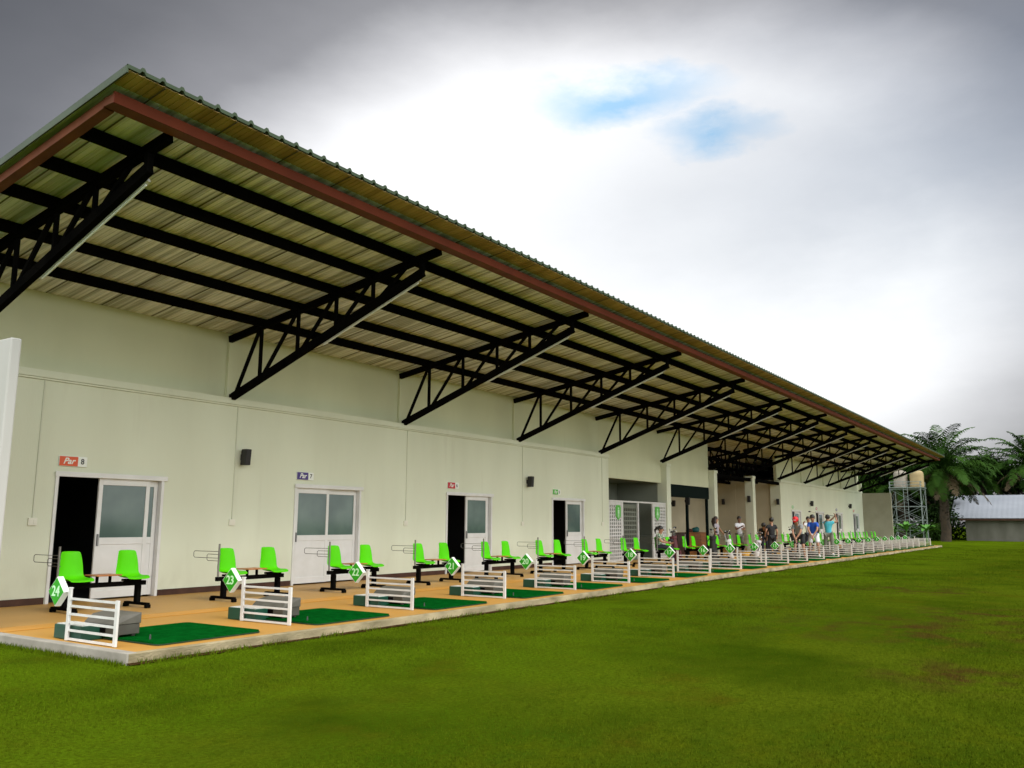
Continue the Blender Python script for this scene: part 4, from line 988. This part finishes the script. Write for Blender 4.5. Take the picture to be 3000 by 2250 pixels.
# ------------------------------------------------------------------ vegetation
def leaf_quad(mb, p, d, w, l, n):
    s = d.cross(n)
    if s.length < 1e-3: s = d.orthogonal()
    s = s.normalized() * w
    mb.quad(p, p + d * l * .45 + s, p + d * l, p + d * l * .45 - s)
def palm_meshes(seed, nf, length, trunk_h):
    rnd = random.Random(seed); live = MB(); dead = MB()
    for f in range(nf):
        az = f * 2.39996 + rnd.uniform(-.25, .25); t = f / nf
        el = R(82 - 105 * t + rnd.uniform(-9, 9)); L_ = length * rnd.uniform(.82, 1.1) * (.8 + .2 * math.sin(math.pi * min(1, t + .25)))
        mb = dead if t > .87 else live
        p = Vector((0.18 * math.cos(az), .18 * math.sin(az), trunk_h - .5 * t)); seg = 22; pts = [p.copy()]; e = el
        droop = R(rnd.uniform(62, 98)) if t < .87 else R(40)
        for i in range(seg):
            e = el - droop * ((i + 1) / seg) ** 1.5
            p = p + Vector((math.cos(az) * math.cos(e), math.sin(az) * math.cos(e), math.sin(e))) * (L_ / seg); pts.append(p.copy())
        mb.tube(pts[::3] + [pts[-1]], [.035 - .03 * i / 8 for i in range(len(pts[::3]) + 1)], 4, caps=False)
        side = Vector((-math.sin(az), math.cos(az), 0))
        for i in range(3, seg * 2 + 1):
            q = i / (seg * 2); a = q * seg; i0 = min(int(a), seg - 1); p = pts[i0].lerp(pts[i0 + 1], a - i0); tang = (pts[i0 + 1] - pts[i0]).normalized()
            ll = L_ * .235 * (math.sin(math.pi * (q * .86 + .12)) ** .7) * rnd.uniform(.8, 1.1)
            for s in (-1, 1):
                if rnd.random() < .06: continue
                d = (side * s * .82 + tang * .55 + Vector((0, 0, rnd.uniform(-.05, .25))) ).normalized()
                m1 = p + d * ll * .5; m2 = p + d * ll * .82 + Vector((0, 0, -.30 * ll * rnd.uniform(.6, 1.4)))
                wv = tang.cross(Vector((0, 0, 1))).cross(tang).normalized() * .0 + tang * .048 * rnd.uniform(.8, 1.2)
                o = len(mb.v); mb.v += [tuple(p - wv * .6), tuple(p + wv * .6), tuple(m1 + wv), tuple(m1 - wv), tuple(m2)]
                mb.f += [(o, o + 1, o + 2, o + 3), (o + 3, o + 2, o + 4)]
    tr = MB(); k = 14
    tr.tube([(.06 * math.sin(i), .05 * math.cos(i * 1.3), trunk_h * i / k - .15) for i in range(k + 1)], [.42 - .12 * i / k + .03 * (i % 2) for i in range(k + 1)], 10)
    for i in range(120):
        a = rnd.uniform(0, 6.28); z = trunk_h * rnd.uniform(.25, 1); r_ = .36
        leaf_quad(tr, Vector((r_ * math.cos(a), r_ * math.sin(a), z)), Vector((math.cos(a) * .6, math.sin(a) * .6, .7)).normalized(), .06, .32, Vector((math.cos(a), math.sin(a), 0)))
    return live, dead, tr
PV = []
for sd_i, nf, ln, th in ((1, 66, 5.2, 6.3), (2, 52, 4.6, 6.9), (3, 46, 4.2, 5.0)):
    l, d, t = palm_meshes(sd_i, nf, ln, th); 
    root = empty('palm_tree'); l.build('crown', M['frond'], root, smooth=30); d.build('dead_frond', M['deadfrond'], root); t.build('trunk', M['trunk'], root, smooth=50)
    PV.append([root, proto_tree(root), 0])
def palm(v, x, y, s, rz, label):
    P_ = PV[v]
    o = P_[0] if P_[2] == 0 else copy_tree(P_[1]); P_[2] += 1
    o.location = (x, y, ZL); o.rotation_euler.z = rz; o.scale = (s,) * 3; tag(o, label, 'palm tree', 'oil palms beyond the lawn')
palm(0, 87.5, 10.9, 1.06, .4, 'large oil palm rising behind the water tower and roof end')
palm(1, 103, 4.5, 1.12, 1.7, 'oil palm rising behind the shed roof near the edge of the picture')
palm(2, 95, 15.6, 1.15, 2.2, 'shorter oil palm partly behind the big palm, on the tower side')
palm(1, 106, 9.2, .92, 3.9, 'distant oil palm between the big palm and the shed palm')
palm(0, 104, -2.0, 1.05, 5.1, 'oil palm beyond the shed, furthest out along its roof')
palm(2, 104, 21.5, 1.25, 1.1, 'oil palm behind the tanks of the water tower')
def crown(seed, blobs, n, leaf):
    rnd = random.Random(seed); mb = MB()
    for i in range(n):
        c, r_ = rnd.choice(blobs); 
        d = Vector((rnd.gauss(0, 1), rnd.gauss(0, 1), rnd.gauss(0, 1))).normalized(); q = rnd.random() ** .45
        p = Vector(c) + Vector((d.x * r_[0], d.y * r_[1], d.z * r_[2])) * q
        ld_ = Vector((rnd.gauss(0, 1), rnd.gauss(0, 1), rnd.gauss(-.3, .7))).normalized(); nn = Vector((rnd.gauss(0, .6), rnd.gauss(0, .6), 1)).normalized()
        l_ = leaf * rnd.uniform(.6, 1.3); leaf_quad(mb, p, ld_, l_ * .28, l_, nn)
    return mb
TV = []
for sd_i in (11, 12):
    rnd = random.Random(sd_i); blobs = [((rnd.uniform(-1.9, 1.9), rnd.uniform(-1.9, 1.9), rnd.uniform(2.4, 6.4)), (rnd.uniform(.9, 1.6), rnd.uniform(.9, 1.6), rnd.uniform(.7, 1.2))) for i in range(17)]
    root = empty('broadleaf_tree'); crown(sd_i, blobs, 7500, .36).build('crown', M['leafdark' if sd_i == 11 else 'leafmid'], root)
    t = MB().tube([(0, 0, -.2), (.08, .03, 1.4), (.0, .1, 2.6), (.2, .0, 4.4)], [.20, .16, .12, .05], 8)
    for b_, r_ in blobs[:9]: t.tube([(.02, .06, 1.9 + rnd.random()), tuple(Vector(b_) * .6 + Vector((0, 0, 1.2))), b_], [.09, .055, .02], 6)
    t.build('trunk', M['bark'], root, smooth=50); TV.append([root, proto_tree(root), 0])
def tree(v, x, y, s, rz, label):
    P_ = TV[v]; o = P_[0] if P_[2] == 0 else copy_tree(P_[1]); P_[2] += 1
    o.location = (x, y, ZL); o.rotation_euler.z = rz; o.scale = (s, s, s * random.uniform(.9, 1.1)); tag(o, label, 'tree', 'broadleaf trees beyond the lawn')
for v, x, y, s, rz, lab in ((0, 97, 17.4, 1.0, 0, 'dark leafy tree behind the water tower legs'), (1, 101, 24.5, 1.15, 1, 'mid green tree seen under the roof end beside the tanks'), (0, 106, 31, 1.3, 2, 'dark leafy tree seen under the roof trusses, beyond the far wing'),
                            (0, 95, 12.6, .95, 3, 'dark leafy tree under the big palm, between tower and shed'), (0, 108, 6.6, 1.25, 4, 'dark tree over the shed roof ridge, below the distant palm'), (0, 109, 1.2, 1.3, 5, 'dark leafy tree over the shed roof near the edge of the picture'),
                            (0, 110, 11.0, 1.35, .5, 'dark tree filling the gap between the big palm and the shed'), (0, 108, -5, 1.2, 1.4, 'dark leafy tree behind the shed, outermost of the row'), (1, 93, 19.6, .9, 2.5, 'small green tree behind the beige end wall'),
                            (0, 99, 14.6, 1.1, .9, 'dark tree behind the tower, screening the lower sky'), (0, 112, 16.5, 1.4, 2.8, 'tall dark tree far behind the tower and tanks')):
    tree(v, x, y, s, rz, lab)
ug = crown(33, [((0 + random.uniform(-2, 2), y, random.uniform(.3, 1.5)), (1.8, 1.6, 1.0 + random.random())) for y in np.arange(-14, 40, 1.1)], 17000, .42).build('undergrowth', M['leafdark'], None, (106, 0, ZL)); tag(ug, 'dark undergrowth along the trees beyond the lawn', 'undergrowth', kind='stuff')
def bush(x, y, r_, h, m, seed, label):
    o = crown(seed, [((random.uniform(-r_, r_) * .6, random.uniform(-r_, r_) * .6, h * random.uniform(.25, .8)), (r_ * .55, r_ * .55, h * .3)) for i in range(7)], 1500, .26).build('shrub', M[m], None, (x, y, ZL)); tag(o, label, 'shrub', 'shrubs near the tower and the shed')
bush(91.5, 12.1, 1.2, 1.7, 'leafmid', 41, 'green shrub at the corner of the grey shed')
bush(93.0, 13.3, 1.5, 1.5, 'leafdark', 42, 'dark shrub between the water tower and the shed corner')
bush(89.5, 13.2, .8, 1.3, 'leafmid', 43, 'small green shrub between the tower leg and the big palm trunk')
def banana(x, y, h, seed, label):
    rnd = random.Random(seed); e = empty('banana_plant', (x, y, ZL), 0, label, 'plant', 'banana plants by the tower foot')
    MB().tube([(0, 0, -.05), (.02, .02, h * .3), (.04, 0, h * .5)], [.07, .055, .03], 8).build('stem', M['banana'], e, smooth=50)
    l = MB()
    for i in range(9):
        az = i * 2.4 + rnd.random(); el = R(rnd.uniform(45, 85)); p = Vector((.03, 0, h * .45)); L_ = h * rnd.uniform(.55, .8); pr = None
        for k in range(7):
            d = Vector((math.cos(az) * math.cos(el), math.sin(az) * math.cos(el), math.sin(el))); w = .16 * math.sin(math.pi * (k + .3) / 7) * h / 1.6; s = Vector((-math.sin(az), math.cos(az), 0)) * w
            cur = (tuple(p - s), tuple(p + Vector((0, 0, -.3 * w))), tuple(p + s))
            if pr: l.quad(pr[0], pr[1], cur[1], cur[0]); l.quad(pr[1], pr[2], cur[2], cur[1])
            pr = cur; p = p + d * L_ / 6; el -= R(rnd.uniform(10, 22))
    l.build('leaf_spray', M['banana'], e, smooth=60)
banana(77.6, 12.6, 2.0, 1, 'bright green banana plant at the ladder side of the tower foot')
banana(78.4, 11.2, 1.9, 2, 'banana plant in front of the tower leg beside the last rails')
banana(77.2, 13.6, 1.6, 3, 'low banana plant between the beige end wall and the tower')
